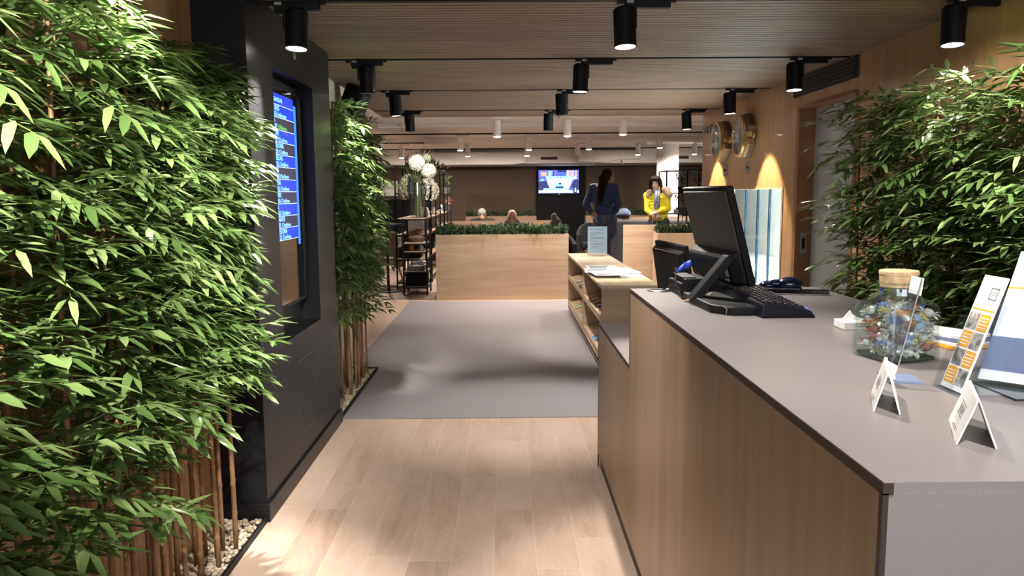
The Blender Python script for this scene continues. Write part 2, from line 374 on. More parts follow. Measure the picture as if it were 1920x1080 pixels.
# window
struct('window_1', MB().box(WX+.02, WX+.028, 6.08, 7.70, .60, 1.452), M['pane'])
struct('trim_4', MB().box(WX-.006, WX+.10, 6.065, 6.085, .58, 1.465).box(WX-.006, WX+.10, 7.695, 7.715, .58, 1.465).box(WX-.006, WX+.10, 6.085, 7.70, 1.450, 1.465).box(WX-.006, WX+.10, 6.085, 7.70, .58, .602), M['oak'])
# atrium room
struct('wall_atrium', MB().box(4.2, 4.3, 5.99, 15.5, 0, 3.4).box(2.29, 4.3, 5.93, 5.99, 0, 3.4), M['white'])
struct('floor_atrium', MB().prism([(2.285, 5.99, .36), (4.2, 5.99, .36), (4.2, 15.4, .36), (2.37, 8.62, .36), (2.285, 8.61, .36)], (0, 0, .05)), M['white'])
struct('ceiling_atrium', MB().box(2.29, 4.3, 5.93, 15.5, 3.4, 3.45), M['white'])
for i, yy in enumerate((6.56, 6.88, 7.20, 7.56)):
    tag(MB().box(2.345, 2.362, yy-.012, yy+.012, .41, 3.39).build('window_post', mat('teal_post', (.004, .018, .032), .8, spec=.05)), ('nearest', 'second', 'third', 'farthest')[i]+' dark vertical post outside the low bright window', 'post', 'dark posts outside the window')
rl = thing('handrail', 'white handrail beyond the dark posts outside the low window', 'rail', (2.6, 7.6, .41))
MB().tube([(2.6, 6.2, .66), (2.6, 8.9, .66)], .018, 8).build('rail', M['white'], rl)
for yy in (6.3, 8.85): MB().tube([(2.6, yy, .41), (2.6, yy, .66)], .012, 8).build('post', M['white'], rl)
# linear air grille high on the right wall
g = thing('air_grille', 'long dark slotted air grille high on the wooden right wall', 'air grille', (WX, 5.35, 2.13))
MB().box(WX-.012, WX-.001, 4.84, 5.90, 2.125, 2.262).build('frame', M['grille'], g, bevel=.003)
gs = MB()
for k in range(5): gs.box(WX-.022, WX-.010, 4.87, 5.87, 2.140+k*.024, 2.150+k*.024)
gs.build('blade', mat('grille_blade', (.045, .04, .038), .5), g)
# ---------------------------------------------------------------- kiosk (black information pillar)
K = thing('information_pillar', 'tall black pillar with a recessed flight information screen beside the bamboo', 'information pillar', (-1.17, 4.0, 0))
x0, x1 = -1.285, -1.06; ky0, ky1 = 3.25, 4.74; oy0, oy1, oz0, oz1 = 3.60, 4.325, .73, 2.01
kb = MB()
kb.box(x0, x1, ky0, oy0, .0, CZ).box(x0, x1, oy1, ky1, .0, CZ).box(x0, x1, oy0, oy1, 0, oz0).box(x0, x1, oy0, oy1, oz1, CZ).box(x0, x1-.10, oy0, oy1, oz0, oz1)
kb.build('cladding', M['kiosk'], K)
MB().box(x0, x1+.012, ky0-.012, ky1+.01, 0, .085).build('plinth', M['kiosk'], K, bevel=.003)
MB().box(x1-.101, x1-.06, oy0+.001, oy1-.02, .86, 1.97).build('monitor', M['black'], K, bevel=.004)
mon = [o for o in K.children if o.name.startswith('monitor')][0]
blk = mat('screen_off', (.004, .004, .005), .06)
SXX = x1-.0595
MB().box(SXX-.002, SXX, oy0+.012, 4.235, .88, 1.955).build('glass_front', blk, mon)
# access panel outline, emblem
ap = MB(); a0, a1, b0, b1 = 3.80, 4.17, .205, .59
for q in ((a0, a1, b0, b0+.004), (a0, a1, b1-.004, b1), (a0, a0+.005, b0, b1), (a1-.005, a1, b0, b1)): ap.box(x1-.001, x1+.0012, *q)
ap.build('access_panel', mat('panel_seam', (.03, .03, .032), .25), K)
MB().lathe([(.022, 0), (.022, .003), (.019, .004)], (x1, 3.99, 2.13), 'X', 20).build('round_emblem', mat('emblem_grey', (.35, .34, .33), .4), K)
# flight board (emissive)
sb = mat('board_blue', (.0, .0, .0), .3, emit=(.006, .03, .42), es=1.0); sr = mat('board_rail', (0, 0, 0), .3, emit=(.03, .16, .95), es=1.0)
stx = mat('board_text', (0, 0, 0), .3, emit=(.13, .33, 1), es=1.5); sln = mat('board_line', (0, 0, 0), .3, emit=(.35, .50, 1), es=1.2)
sbb = mat('board_dark_band', (0, 0, 0), .3, emit=(.02, .018, .04), es=1.0); sor = mat('board_green', (0, 0, 0), .3, emit=(.12, .35, .08), es=1)
bd = MB(); e = .0008; X = SXX
ztop, zr, n = 1.925, .0605, 11
bd.mi = 0
for k in range(n):
    bd.mi = 2 if k in (1, 3, 5, 7, 9) else 0
    za = ztop-.055-k*zr; bd.box(X, X+e, 3.615, 4.14, za-zr, za)
bd.mi = 0; bd.box(X, X+e, 3.615, 4.14, ztop-.055, ztop)
bd.mi = 1; bd.box(X, X+e, 4.145, 4.185, ztop-.055-11.6*zr, ztop-.03)
bd.mi = 3
for k in range(n+1): bd.box(X+e, X+2*e, 3.615, 4.14, ztop-.056-k*zr, ztop-.053-k*zr)
bd.build('flight_table', [sb, sr, sbb, sln], mon)
rows = [('LONDRES', 'IB 7455', 'Embarque'), ('ROMA', 'VY 6227', 'Ultima'), ('LISBOA', 'TP 1027', 'Online'), ('BARCELONA', 'IB 2820', 'Online'), ('BRUSELAS', 'SN 3732', 'Online'),
        ('PALMA', 'IB 3922', 'Online'), ('LISBOA', 'TP 1015', 'Online'), ('MADRID', 'IB 0455', 'Online'), ('ORAN', 'VY 7055', 'Online'), ('ALICANTE', 'VY 1322', 'Online'), ('BARCELONA', 'IB 0132', 'Online')]
tm = lambda yy, zz: axes((X+2*e, yy, zz), (0, 1, 0), (0, 0, 1))
textmesh('board_heading', 'SALIDAS', .030, stx, mon, tm(3.80, ztop-.040), width=.14)
textmesh('board_heading', '10:05', .046, stx, mon, tm(3.625, ztop-.045), width=.09)
for k, (c, f_, st) in enumerate(rows):
    z = ztop-.055-k*zr
    textmesh('flight_time', '%02d' % (11+k//3), .030, stx, mon, tm(3.625, z-.026), width=.05); textmesh('flight_time', ':%02d' % ((k*25+5) % 60), .034, stx, mon, tm(3.625, z-.056), width=.07)
    textmesh('flight_city', c, .034, stx, mon, tm(3.705, z-.027), width=.025*len(c)); textmesh('flight_number', f_, .034, stx, mon, tm(3.715, z-.056), width=.12)
    textmesh('flight_status', st, .030, sor if st == 'Ultima' else stx, mon, tm(3.85, z-.055), width=.15)
# ---------------------------------------------------------------- reception counter
R = thing('reception_counter', 'wooden reception counter with grey top and a lower step at its far end', 'counter', (.8, 2.4, 0))
cx0, cx1 = .472, 1.185; ct = 1.066
prof = [(cx0, .924), (.70, .924), (1.16, 1.05), (1.15, 1.6), (1.148, 1.97), (1.188, 2.53), (1.182, 2.91), (cx0, 2.91)]
MB().prism([(x, y, ct-.014) for x, y in prof], (0, 0, .014)).build('worktop', M['counter'], R)
MB().box(cx0-.0015, cx0+.012, .9225, 2.911, ct-.016, ct-.0006).box(cx0-.0015, cx0+.006, .9225, .932, 0.0, ct-.014).box(cx0-.0015, cx0+.006, 2.904, 2.9115, .767, ct-.014).build('edge_trim', M['edge'], R)
MB().box(cx0, cx0+.02, .934, 2.904, .075, ct-.016).box(cx0, cx0+.02, 2.904, 3.895, .075, .755).build('wood_panel', M['counterwood'], R)
MB().box(cx0+.0065, 1.16, .9235, .943, 0, ct-.014).build('end_panel', M['counter'], R)
MB().box(cx0+.006, cx1-.02, 2.895, 2.910, .767, ct-.0145).build('far_panel', M['counterwood'], R)
MB().box(cx0+.004, cx1-.05, 3.88, 3.895, .0, .753).build('low_far_panel', M['counterwood'], R)
MB().prism([(cx0, 2.911, .753), (1.2, 2.911, .753), (1.2, 3.897, .753), (cx0, 3.897, .753)], (0, 0, .014)).build('low_worktop', M['counter'], R)
MB().box(cx0-.0015, cx0+.004, 2.912, 3.898, .751, .7665).box(cx0-.0015, cx0+.004, 3.893, 3.898, .0, .751).build('low_edge_trim', M['edge'], R)
MB().box(cx0+.012, cx0+.03, .95, 3.88, 0, .075).build('kick_plinth', M['edge'], R)
MB().box(1.125, 1.14, 1.0, 2.89, 0, ct-.0145).build('back_panel', M['counterwood'], R)
# small dark stand leaning behind the step
s = thing('desk_stand', 'small grey stand with a pale wooden back on the low counter step', 'stand', (.66, 3.3, .767))
MB().prism([(.632, 3.32, .768), (.675, 3.32, .768), (.675, 3.32, .83), (.645, 3.32, .85)], (0, .05, 0)).build('base', M['greyfab'], s, bevel=.004)
MB().prism([(.640, 3.335, .84), (.675, 3.335, .92), (.69, 3.335, .92), (.66, 3.335, .83)], (0, .03, 0)).build('wooden_back', M['oak'], s)

# ---------------------------------------------------------------- monitors on the counter
def panelpts(near, far, tilt, z0, z1, th, y0, y1):
    pass
def monitor_big():
    t = thing('touch_monitor', 'large black monitor seen from behind, tilted on the high counter top', 'monitor', (.74, 2.62, ct))
    # local frame: u along screen width (near->far), v up the tilted panel, n rear normal (towards -x)
    B = Vector((.803, 2.47, 1.125)); u = Vector((-.045, .42, 0)).normalized(); v = Vector((-.085, .0, .322)).normalized(); n = v.cross(u).normalized()
    if n.x > 0: n = -n
    def pt(a, b, c): return B+u*a+v*b+n*c
    def slab(mb, a0, a1, b0, b1, c0, c1, ta=0, tb=0):
        p = [pt(a0, b0, c0), pt(a1, b0, c0), pt(a1, b1, c0), pt(a0, b1, c0)]; q = [pt(a0+ta, b0+tb, c1), pt(a1-ta, b0+tb, c1), pt(a1-ta, b1-tb, c1), pt(a0+ta, b1-tb, c1)]
        A = [mb.v(x) for x in p]; C = [mb.v(x) for x in q]
        mb._f(A); mb._f(C[::-1])
        for i in range(4): mb._f([A[i], A[(i+1) % 4], C[(i+1) % 4], C[i]])
    W, Hh = .43, .335
    a = MB(); slab(a, 0, W, 0, Hh, -.008, .014); bz = a.build('bezel', M['black'], t, bevel=.004)
    a = MB(); slab(a, .012, W-.012, .10, Hh-.012, .014, .020, .004, .004); a.build('rear_cover', M['monitorgrey'], t, bevel=.002)
    a = MB(); slab(a, .006, W-.006, .0, .125, .013, .062, .03, .018); a.build('housing', M['black'], t, bevel=.012)
    a = MB(); slab(a, .03, .06, .045, .075, .0622, .0626); slab(a, .035, .07, .03, .038, .0622, .0626); a.build('label_sticker', mat('sticker', (.42, .42, .44), .5), t)
    a = MB(); slab(a, .004, W-.004, .004, Hh-.004, -.0095, -.008); a.build('screen', blk, t)
    # stand: leaning foot plate and base
    a = MB()
    f0 = Vector((.66, 2.50, ct+.01)); 
    a.prism([(.595, 2.46, ct+.018), (.63, 2.46, ct+.018), (.735, 2.46, ct+.145), (.728, 2.46, ct+.160), (.712, 2.46, ct+.160)], (0.0, .06, 0)); a.build('stand_arm', M['black'], t, bevel=.004)
    a = MB(); a.prism([(.615, 2.30, ct), (.665, 2.235, ct), (.83, 2.235, ct), (.86, 2.30, ct), (.86, 2.60, ct), (.60, 2.60, ct)], (0, 0, .026)); a.build('base', M['black'], t, bevel=.006)
    MB().tube([(.645, 2.262, ct+.027), (.652, 2.244, ct+.018), (.648, 2.240, ct+.004)], .0012, 6).build('chrome_mark', M['silver'], t)
    pl = MB(); pl.tube([pt(.39, .060, .045), pt(.395, .055, .085)], .012, 10); pl.tube([pt(.395, .055, .085), pt(.40, .040, .12)], [.010, .006], 8)
    pl.build('blue_connector', M['blueplug'], t, smooth=True)
    MB().tube([pt(.395, .052, .12), pt(.40, .02, .135), (.62, 2.80, ct+.09), (.60, 2.70, ct+.03), (.63, 2.62, ct+.01)], .003, 6).build('cable', M['cablemat'], t, smooth=True)
    return t
monitor_big()
def monitor_small():
    t = thing('desk_monitor', 'black monitor with a thin silver rear line, on the low step behind the larger monitor', 'monitor', (.80, 3.5, .767))
    B = Vector((.815, 3.28, .90)); u = Vector((-.04, .40, 0)).normalized(); v = Vector((-.045, 0, .305)).normalized(); n = v.cross(u).normalized()
    if n.x > 0: n = -n
    def slab(mb, a0, a1, b0, b1, c0, c1, ta=0):
        A = [mb.v(B+u*a+v*b+n*c0) for a, b in ((a0, b0), (a1, b0), (a1, b1), (a0, b1))]; C = [mb.v(B+u*a+v*b+n*c1) for a, b in ((a0+ta, b0+ta), (a1-ta, b0+ta), (a1-ta, b1-ta), (a0+ta, b1-ta))]
        mb._f(A); mb._f(C[::-1])
        for i in range(4): mb._f([A[i], A[(i+1) % 4], C[(i+1) % 4], C[i]])
    a = MB(); slab(a, 0, .43, 0, .305, -.01, .012); a.build('bezel', M['black'], t, bevel=.004)
    a = MB(); slab(a, .004, .426, .004, .285, .012, .034, .014); a.build('housing', M['black'], t, bevel=.006)
    a = MB(); slab(a, .06, .37, .272, .276, .0335, .0345); a.build('silver_line', M['silver'], t)
    MB().lathe([(.014, 0), (.014, .002)], B+u*.13+v*.12+n*.035, 'X', 16).build('round_badge', M['steel'], t)
    MB().box(.775, .80, 3.46, 3.54, .78, 1.0).build('stand', M['black'], t, bevel=.004)
    MB().box(.70, .90, 3.38, 3.62, .767, .782).build('base', M['black'], t, bevel=.004)
monitor_small()
# small black box with junction and cables at the far left of the high counter top
b = thing('junction_box', 'low black box with loose cables beside the tilted monitor', 'box', (.63, 2.70, ct))
MB().box(.607, .66, 2.66, 2.86, ct, ct+.048).box(.615, .70, 2.64, 2.80, ct+.02, ct+.066).build('body', M['black'], b, bevel=.004)
MB().box(.612, .66, 2.655, 2.80, ct+.066, ct+.071).build('lid', M['monitorgrey'], b, bevel=.002)
def cable(pts, r, m, label):
    # catmull-rom
    P_ = [Vector(p) for p in pts]; out = []
    for i in range(len(P_)-1):
        a, b_, c, d = P_[max(i-1, 0)], P_[i], P_[i+1], P_[min(i+2, len(P_)-1)]
        for k in range(6):
            t = k/6; out.append(.5*((2*b_)+(c-a)*t+(2*a-5*b_+4*c-d)*t*t+(3*b_-a-3*c+d)*t**3))
    out.append(P_[-1]); return tag(MB().tube(out, r, 6).build('cable', m, smooth=True), label, 'cable', 'loose cables beside the monitor')
cable([(.58, 2.83, ct+.006), (.60, 2.80, ct+.02), (.62, 2.76, ct+.022), (.640, 2.70, ct+.05)], .0026, M['cablemat'], 'black cable looping from the round grommet to the junction box')
cable([(.585, 2.845, ct+.004), (.60, 2.84, ct+.035), (.612, 2.75, ct+.045), (.60, 2.62, ct+.006), (.61, 2.55, ct+.006)], .0026, M['cablemat'], 'grey cable drooping over the front of the junction box')
cable([(.592, 2.53, ct+.004), (.61, 2.51, ct+.012), (.64, 2.50, ct+.014), (.68, 2.52, ct+.03)], .004, mat('tan_cable', (.42, .25, .15), .5), 'tan cable end lying in front of the monitor base')
gr = thing('cable_grommet', 'round chrome cable grommet set in the grey counter top', 'cable grommet', (.565, 2.83, ct))
MB().lathe([(.043, 0), (.043, .003), (.036, .006), (.03, .004)], (.565, 2.83, ct), 'Z', 28).build('ring', M['silver'], gr, smooth=True)
MB().lathe([(.029, 0), (.029, .0055)], (.565, 2.83, ct), 'Z', 20).build('cap', M['black'], gr)
# keyboard: wedge along Y
kbd = thing('keyboard', 'thick black keyboard lying beside the monitor base', 'keyboard', (.86, 2.45, ct))
kb0 = [(.705, 2.80), (.735, 2.185), (.895, 2.185), (.915, 2.76)]
zt = [ct+.062, ct+.040, ct+.020, ct+.030]
a = MB(); lo = [a.v((x, y, ct)) for x, y in kb0]; hi = [a.v((x+(.006 if i < 2 else -.012), y+(.01 if i in (1, 2) else -.005), zt[i])) for i, (x, y) in enumerate(kb0)]
a._f(lo[::-1]); a._f(hi)
for i in range(4): a._f([lo[i], lo[(i+1) % 4], hi[(i+1) % 4], hi[i]])
a.build('case', M['rubber'], kbd, bevel=.006)
def ktop(s_, t_):   # s across (left->right), t along (near->far)
    pN = Vector((.741, 2.195, zt[1])).lerp(Vector((.883, 2.195, zt[2])), s_); pF = Vector((.711, 2.795, zt[0])).lerp(Vector((.903, 2.755, zt[3])), s_)
    return pN.lerp(pF, t_)
for r_ in range(6):
    for c_ in range(16):
        s0, s1 = .06+r_*.145, .06+r_*.145+.125; t0, t1 = .04+c_*.058, .04+c_*.058+.048
        if r_ == 5 and 4 < c_ < 10:
            if c_ != 5: continue
            t1 = .04+9*.058+.048
        q = [ktop(s0, t0), ktop(s1, t0), ktop(s1, t1), ktop(s0, t1)]; up_ = Vector((0, 0, .007)); cc = sum(q, Vector())/4
        a = MB(); A = [a.v(x) for x in q]; C = [a.v(cc+(x-cc)*.78+up_) for x in q]; a._f(A[::-1]); a._f(C)
        for i in range(4): a._f([A[i], A[(i+1) % 4], C[(i+1) % 4], C[i]])
        a.mi = 1
        if c_ % 1 == 0:
            l = cc+(q[0]-cc)*.5+up_*1.08; l2 = cc+(q[3]-cc)*.25+up_*1.08; a.prism([l, l+Vector((.0022, 0, 0)), l2+Vector((.0022, 0, 0)), l2], (0, 0, .0003))
        a.build('key', [M['key'], M['keymark']], kbd)
# telephone with coiled cord
ph = thing('telephone', 'dark telephone handset with a coiled cord lying behind the keyboard', 'telephone', (.98, 2.72, ct))
MB().box(.93, 1.075, 2.76, 2.87, ct, ct+.018).build('base', M['rubber'], ph, bevel=.006)
hs = MB(); hs.ball((.962, 2.80, ct+.022), (.034, .03, .018)); hs.ball((1.035, 2.78, ct+.028), (.048, .034, .027)); hs.ball((1.0, 2.79, ct+.03), (.05, .022, .016))
hs.build('handset', mat('handset_dark_blue', (.008, .012, .04), .22, coat=.6), ph, smooth=True)
cc_ = []; 
for k in range(60*8):
    t = k/(60*8-1); x = .90+t*.235; y = 2.73-.055*t; a_ = t*2*PI*52
    cc_.append((x+.0005, y+math.cos(a_)*.0085, ct+.0115+math.sin(a_)*.0085))
MB().tube(cc_, .0016, 5).build('coiled_cord', M['rubber'], ph, smooth=True)
tag(MB().ball((.888, 2.245, ct+.012), (.006, .006, .012)).build('usb_light', mat('blue_led', (.05, .08, .5), .3, emit=(.08, .12, .9), es=.6)), 'tiny blue light beside the near end of the keyboard', 'light')
# tissue packet
tp = thing('tissue_packet', 'white paper tissue packet with a tissue sticking up beside the jar', 'tissues', (.93, 2.02, ct))
MB().box(.885, .985, 1.985, 2.05, ct, ct+.022).build('packet', M['paper'], tp, bevel=.003)
a = MB(); a.prism([(.896, 2.02, ct+.022), (.917, 2.02, ct+.047), (.922, 2.02, ct+.038), (.935, 2.02, ct+.030), (.96, 2.02, ct+.022)], (0, .006, 0)).build('tissue', M['paper'], tp)

# ---------------------------------------------------------------- glass jar with sweets
J = thing('glass_jar', 'square glass jar with a cork lid full of wrapped sweets on the counter', 'jar', (.848, 1.645, ct))
jr = Matrix.Translation((.848, 1.645, ct)) @ Matrix.Rotation(math.radians(14), 4, 'Z') @ Matrix.Diagonal((.80, .80, .99, 1))
def sqring(mb, hw, z, rad, seg=6):
    ring = []
    for cx_, cy_, a0 in ((1, 1, 0), (-1, 1, 90), (-1, -1, 180), (1, -1, 270)):
        for k in range(seg+1):
            a = math.radians(a0+90*k/seg); ring.append(mb.v((cx_*(hw-rad)+rad*math.cos(a), cy_*(hw-rad)+rad*math.sin(a), z)))
    return ring
a = MB(); a.T = jr
S = [(.066, .002, .02), (.078, .004, .016), (.080, .012, .014), (.080, .105, .014), (.076, .122, .022), (.062, .136, .055), (.051, .143, .050), (.049, .158, .0485), (.055, .161, .0545), (.056, .167, .0555), (.053, .171, .0525)]
inn = [(.049, .171, .0485), (.045, .160, .0445), (.046, .143, .0455), (.058, .133, .05), (.072, .119, .02), (.076, .104, .012), (.076, .016, .012), (.066, .013, .02)]
rings = [sqring(a, *q) for q in S+inn]
for i in range(len(rings)-1):
    for k in range(len(rings[i])): a._f([rings[i][k], rings[i][(k+1) % 28], rings[i+1][(k+1) % 28], rings[i+1][k]])
a._f(rings[0][::-1]); a._f(rings[-1])
a.build('jar_body', M['jar'], J, smooth=False, bevel=0)
a = MB(); a.T = jr; a.box(-.070, .070, -.070, .070, .0035, .0125); a.build('thick_base', mat('green_glass', (.10, .16, .10), .05, trans=.7), J, bevel=.004)
a = MB(); a.T = jr; a.lathe([(.0465, .160), (.0485, .185), (.050, .187), (.050, .193), (.048, .195)], (0, 0, 0), 'Z', 40); a.build('cork_lid', M['cork'], J, smooth=False)
cols = {'blue': (.04, .15, .50), 'orange': (.75, .25, .04), 'silver': (.60, .60, .62), 'yellow': (.75, .60, .10), 'white': (.75, .75, .75), 'brown': (.16, .07, .04), 'red': (.45, .06, .05), 'pale blue': (.30, .45, .65)}
names = ['blue', 'silver', 'white', 'orange', 'silver', 'pale blue', 'white', 'yellow', 'brown', 'silver', 'white', 'blue', 'pale blue', 'silver', 'red', 'white']
protos = {}
for c_, rgb in cols.items():
    rgb = tuple(v*.72+.13 for v in rgb); mm = mat('wrapper_'+c_.replace(' ', '_'), rgb, .25, .35 if c_ == 'silver' else 0, coat=.6)
    a = MB(); a.ball((0, 0, 0), (.0125, .0095, .0095), 10)
    for sg in (-1, 1):
        for k in range(6):
            an = 2*PI*k/6; an2 = an+PI/3
            r0, r1 = .003, .010
            p = [(sg*.010, r0*math.cos(an), r0*math.sin(an)), (sg*.022, r1*math.cos(an), r1*math.sin(an)), (sg*.0195, r1*math.cos((an+an2)/2)*.7, r1*math.sin((an+an2)/2)*.7), (sg*.010, r0*math.cos(an2), r0*math.sin(an2))]
            a.quad(*p)
    o = a.build('wrapped_sweet', mm, smooth=False, origin=(0, 0, 0)); protos[c_] = o
used = set(); cnt = 0
for k in range(200):
    lay = k//20; z = .021+lay*.0105+rnd.uniform(-.002, .002)
    lim = .055 if z < .108 else .040
    px, py = rnd.uniform(-lim, lim), rnd.uniform(-lim, lim)
    c_ = rnd.choice(names); o = protos[c_]
    if c_ in used: o = o.copy(); COL.objects.link(o)
    used.add(c_)
    q = jr @ Vector((px, py, z)); o.location = q; o.rotation_euler = (rnd.uniform(-.4, .4), rnd.uniform(-.5, .5), rnd.uniform(0, 6.3))
    tag(o, c_+' wrapped sweet among the others inside the square glass jar', 'sweet', c_+' wrapped sweets in the jar')
for c_, o in protos.items():
    if c_ not in used: bpy.data.objects.remove(o)
# papers behind the jar
for i, (c_, yy) in enumerate((('orange', 0), ('paper', 1), ('bluegrey', 2), ('paper', 3))):
    a = MB(); a.T = Matrix.Translation((1.055, 1.80, ct+.001+i*.0075)) @ Matrix.Rotation(.15+.12*i, 4, 'Z')
    a.box(-.05, .05, -.07, .07, 0, .0065); tag(a.build('leaflet_stack', M[c_]), ('orange leaflet bundle at the bottom of', 'white leaflet bundle second from the bottom of', 'blue-grey leaflet bundle third up in', 'white leaflet bundle on top of')[i]+' the small pile behind the glass jar', 'leaflets', 'leaflet bundles behind the jar')

# ---------------------------------------------------------------- tent cards and holders
def tent(apex, a, b, lenv, name_label, marks):
    """apex ridge start; feet a and b (near edge), lenv = ridge direction vector (length)"""
    t = thing('tent_card', name_label, 'tent card', (apex[0], apex[1], ct))
    ap_, A, B_, Lv = Vector(apex), Vector(a), Vector(b), Vector(lenv); th = .0022
    n = (B_-A).normalized()
    m_ = MB(); 
    m_.prism([ap_-n*th, ap_+n*0, A+n*th*1.0, A-n*th*.2], Lv); m_.prism([ap_, ap_+n*th, B_+n*th*.2, B_-n*th], Lv)
    m_.build('folded_card', M['paper'], t, bevel=.0005)
    # print on the left panel
    left_n = (A-ap_).cross(Lv).normalized()
    if left_n.x > 0: left_n = -left_n
    d = (ap_-A); ln = Lv.normalized()
    o0 = A+left_n*(th+.0006)
    mk = MB()
    for (u0, u1, v0, v1) in marks:
        p = lambda u, v: o0+Lv*u+d*v
        mk.prism([p(u0, v0), p(u1, v0), p(u1, v1), p(u0, v1)], left_n*.0003)
    mk.build('printed_logo', M['inkgrey'], t)
    return t
logo = []
for k in range(4): logo.append((.38+k*.07, .38+k*.07+.035, .45, .62))
logo += [(.32, .68, .40, .42), (.32, .68, .66, .68), (.30, .5, .18, .2), (.30, .6, .13, .15)]
tent((.623, 1.224, ct+.0665), (.605, 1.234, ct+.0005), (.641, 1.214, ct+.0005), (.059, .129, 0), 'small white folded tent card in front of the glass jar', logo)
tent((.667, 1.054, ct+.0665), (.644, 1.064, ct+.0005), (.691, 1.044, ct+.0005), (.061, .124, 0), 'white folded tent card nearest the counter corner', logo)
# slim leaning acrylic card holder
H1 = thing('card_holder', 'slim clear leaning card holder with a blue-grey foot before the glass jar', 'card holder', (.75, 1.5, ct))
MB().prism([(.722, 1.395, ct+.02), (.7245, 1.395, ct+.02), (.800, 1.46, ct+.195), (.7975, 1.46, ct+.195)], (.004, .05, 0)).build('upright', M['acrylic'], H1)
MB().prism([(.7215, 1.394, ct+.02), (.7235, 1.394, ct+.02), (.7990, 1.459, ct+.195), (.7970, 1.459, ct+.195)], (.0003, .003, 0)).build('polished_edge', M['steel'], H1)
MB().prism([(.787, 1.445, ct+.165), (.7895, 1.445, ct+.165), (.802, 1.46, ct+.196), (.7995, 1.46, ct+.196)], (.004, .05, 0)).build('white_card_top', M['paper'], H1)
MB().prism([(.7195, 1.393, ct+.015), (.7215, 1.393, ct+.015), (.731, 1.401, ct+.038), (.729, 1.401, ct+.038)], (.004, .05, 0)).build('white_card_foot', M['paper'], H1)
MB().prism([(.735, 1.425, ct+.0002), (.785, 1.413, ct+.0002), (.798, 1.475, ct+.0002), (.74, 1.50, ct+.0002)], (0, 0, .004)).build('foot', M['bluegrey'], H1)
# leaning leaflets in acrylic stands
def leaflet_stand(O, U, V, w_, h_, label, photos=True, cat='leaflet holder', foot=True):
    """O lower-left of face, U right unit, V up unit (leaning back)"""
    t = thing('leaflet_holder', label, cat, (O[0], O[1], ct))
    O, U, V = Vector(O), Vector(U).normalized(), Vector(V).normalized(); Nn = U.cross(V).normalized()
    def slab(mb, u0, u1, v0, v1, n0, n1):
        p = lambda u, v: O+U*u+V*v+Nn*n0
        mb.prism([p(u0, v0), p(u1, v0), p(u1, v1), p(u0, v1)], Nn*(n1-n0))
    a = MB(); slab(a, -.008, w_+.008, -.004, h_*.78, -.016, -.0135); slab(a, -.008, w_+.008, -.004, h_*.62, .004, .0062); slab(a, -.008, w_+.008, -.006, -.003, -.016, .0062)
    a.build('clear_pocket', M['acrylic'], t)
    a = MB(); slab(a, 0, w_, 0, h_, -.006, -.0035); lf = a.build('leaflet', M['paper'], t)
    if photos:
        a = MB(); b_ = MB(); c_ = MB()
        gh = h_*.72/5
        slab(a, .002, w_-.002, h_*.70, h_*.715, -.0035, -.0031)
        for k in range(4):
            v0 = .01+k*(h_*.70-.012)/4; v1 = v0+(h_*.70-.012)/4-.004
            if k % 2 == 0: slab(a, .003, w_*.48, v0, v1, -.0035, -.0031); slab(b_, w_*.52, w_-.003, v0, v1, -.0035, -.0031); tx = .006
            else: slab(b_, .003, w_*.48, v0, v1, -.0035, -.0031); slab(a, w_*.52, w_-.003, v0, v1, -.0035, -.0031); tx = w_*.55
            for q in range(4): slab(c_, tx, tx+w_*.34, v1-.006-q*.006, v1-.008-q*.006, -.0031, -.0029)
        a.build('orange_print', M['orange'], lf); b_.build('photo_print', M['photogrey'], lf); c_.build('text_lines', M['paper'], lf)
    # framed logo on the header
    a = MB(); s_ = w_*.34; u0 = w_*.5-s_/2+.012; v0 = h_*.80
    for q in ((u0, u0+s_, v0, v0+.002), (u0, u0+s_, v0+s_-.002, v0+s_), (u0, u0+.002, v0, v0+s_), (u0+s_-.002, u0+s_, v0, v0+s_)): slab(a, *q, -.0035, -.003)
    a.build('logo_frame', M['inkgrey'], lf)
    textmesh('logo_letters', 'GIS', s_*.48, M['inkgrey'], lf, axes(O+U*(u0+s_*.16)+V*(v0+s_*.33)-Nn*.0034, U, V), .0002, s_*.66)
    return t, slab
t1, sl1 = leaflet_stand((.803, 1.392, ct+.006), (.0, -1, -.000), (.07, .0, .205), .066, .217, 'leaning white leaflet with orange squares and photos in a clear stand')
a = MB(); a.box(.80, .88, 1.32, 1.395, ct, ct+.003); a.build('foot', M['acrylic'], t1)
t2, sl2 = leaflet_stand((.885, 1.41, ct+.012), (.06, -.06, 0), (.07, .01, .23), .11, .25, 'taller white leaflet in a clear stand at the right edge of the counter', photos=False)
lf2 = [o for o in t2.children if o.name.startswith('leaflet')][0]
a = MB(); sl2(a, .0, .11, .02, .085, -.0035, -.0031); a.build('blue_photo', M['bluegrey'], lf2)
a = MB(); sl2(a, .0, .05, .178, .181, -.0035, -.0031); a.build('orange_line', M['orange'], lf2)
a = MB(); a.box(.88, 1.02, 1.29, 1.42, ct, ct+.004); a.build('foot', mat('dark_acrylic', (.03, .035, .05), .1), t2)
tag(MB().lathe([(.036, 0), (.040, .006), (.038, .018), (.028, .026)], (.885, 1.185, ct), 'Z', 24).build('black_puck', M['black'], smooth=True), 'small round black object at the right edge of the counter', 'desk object')

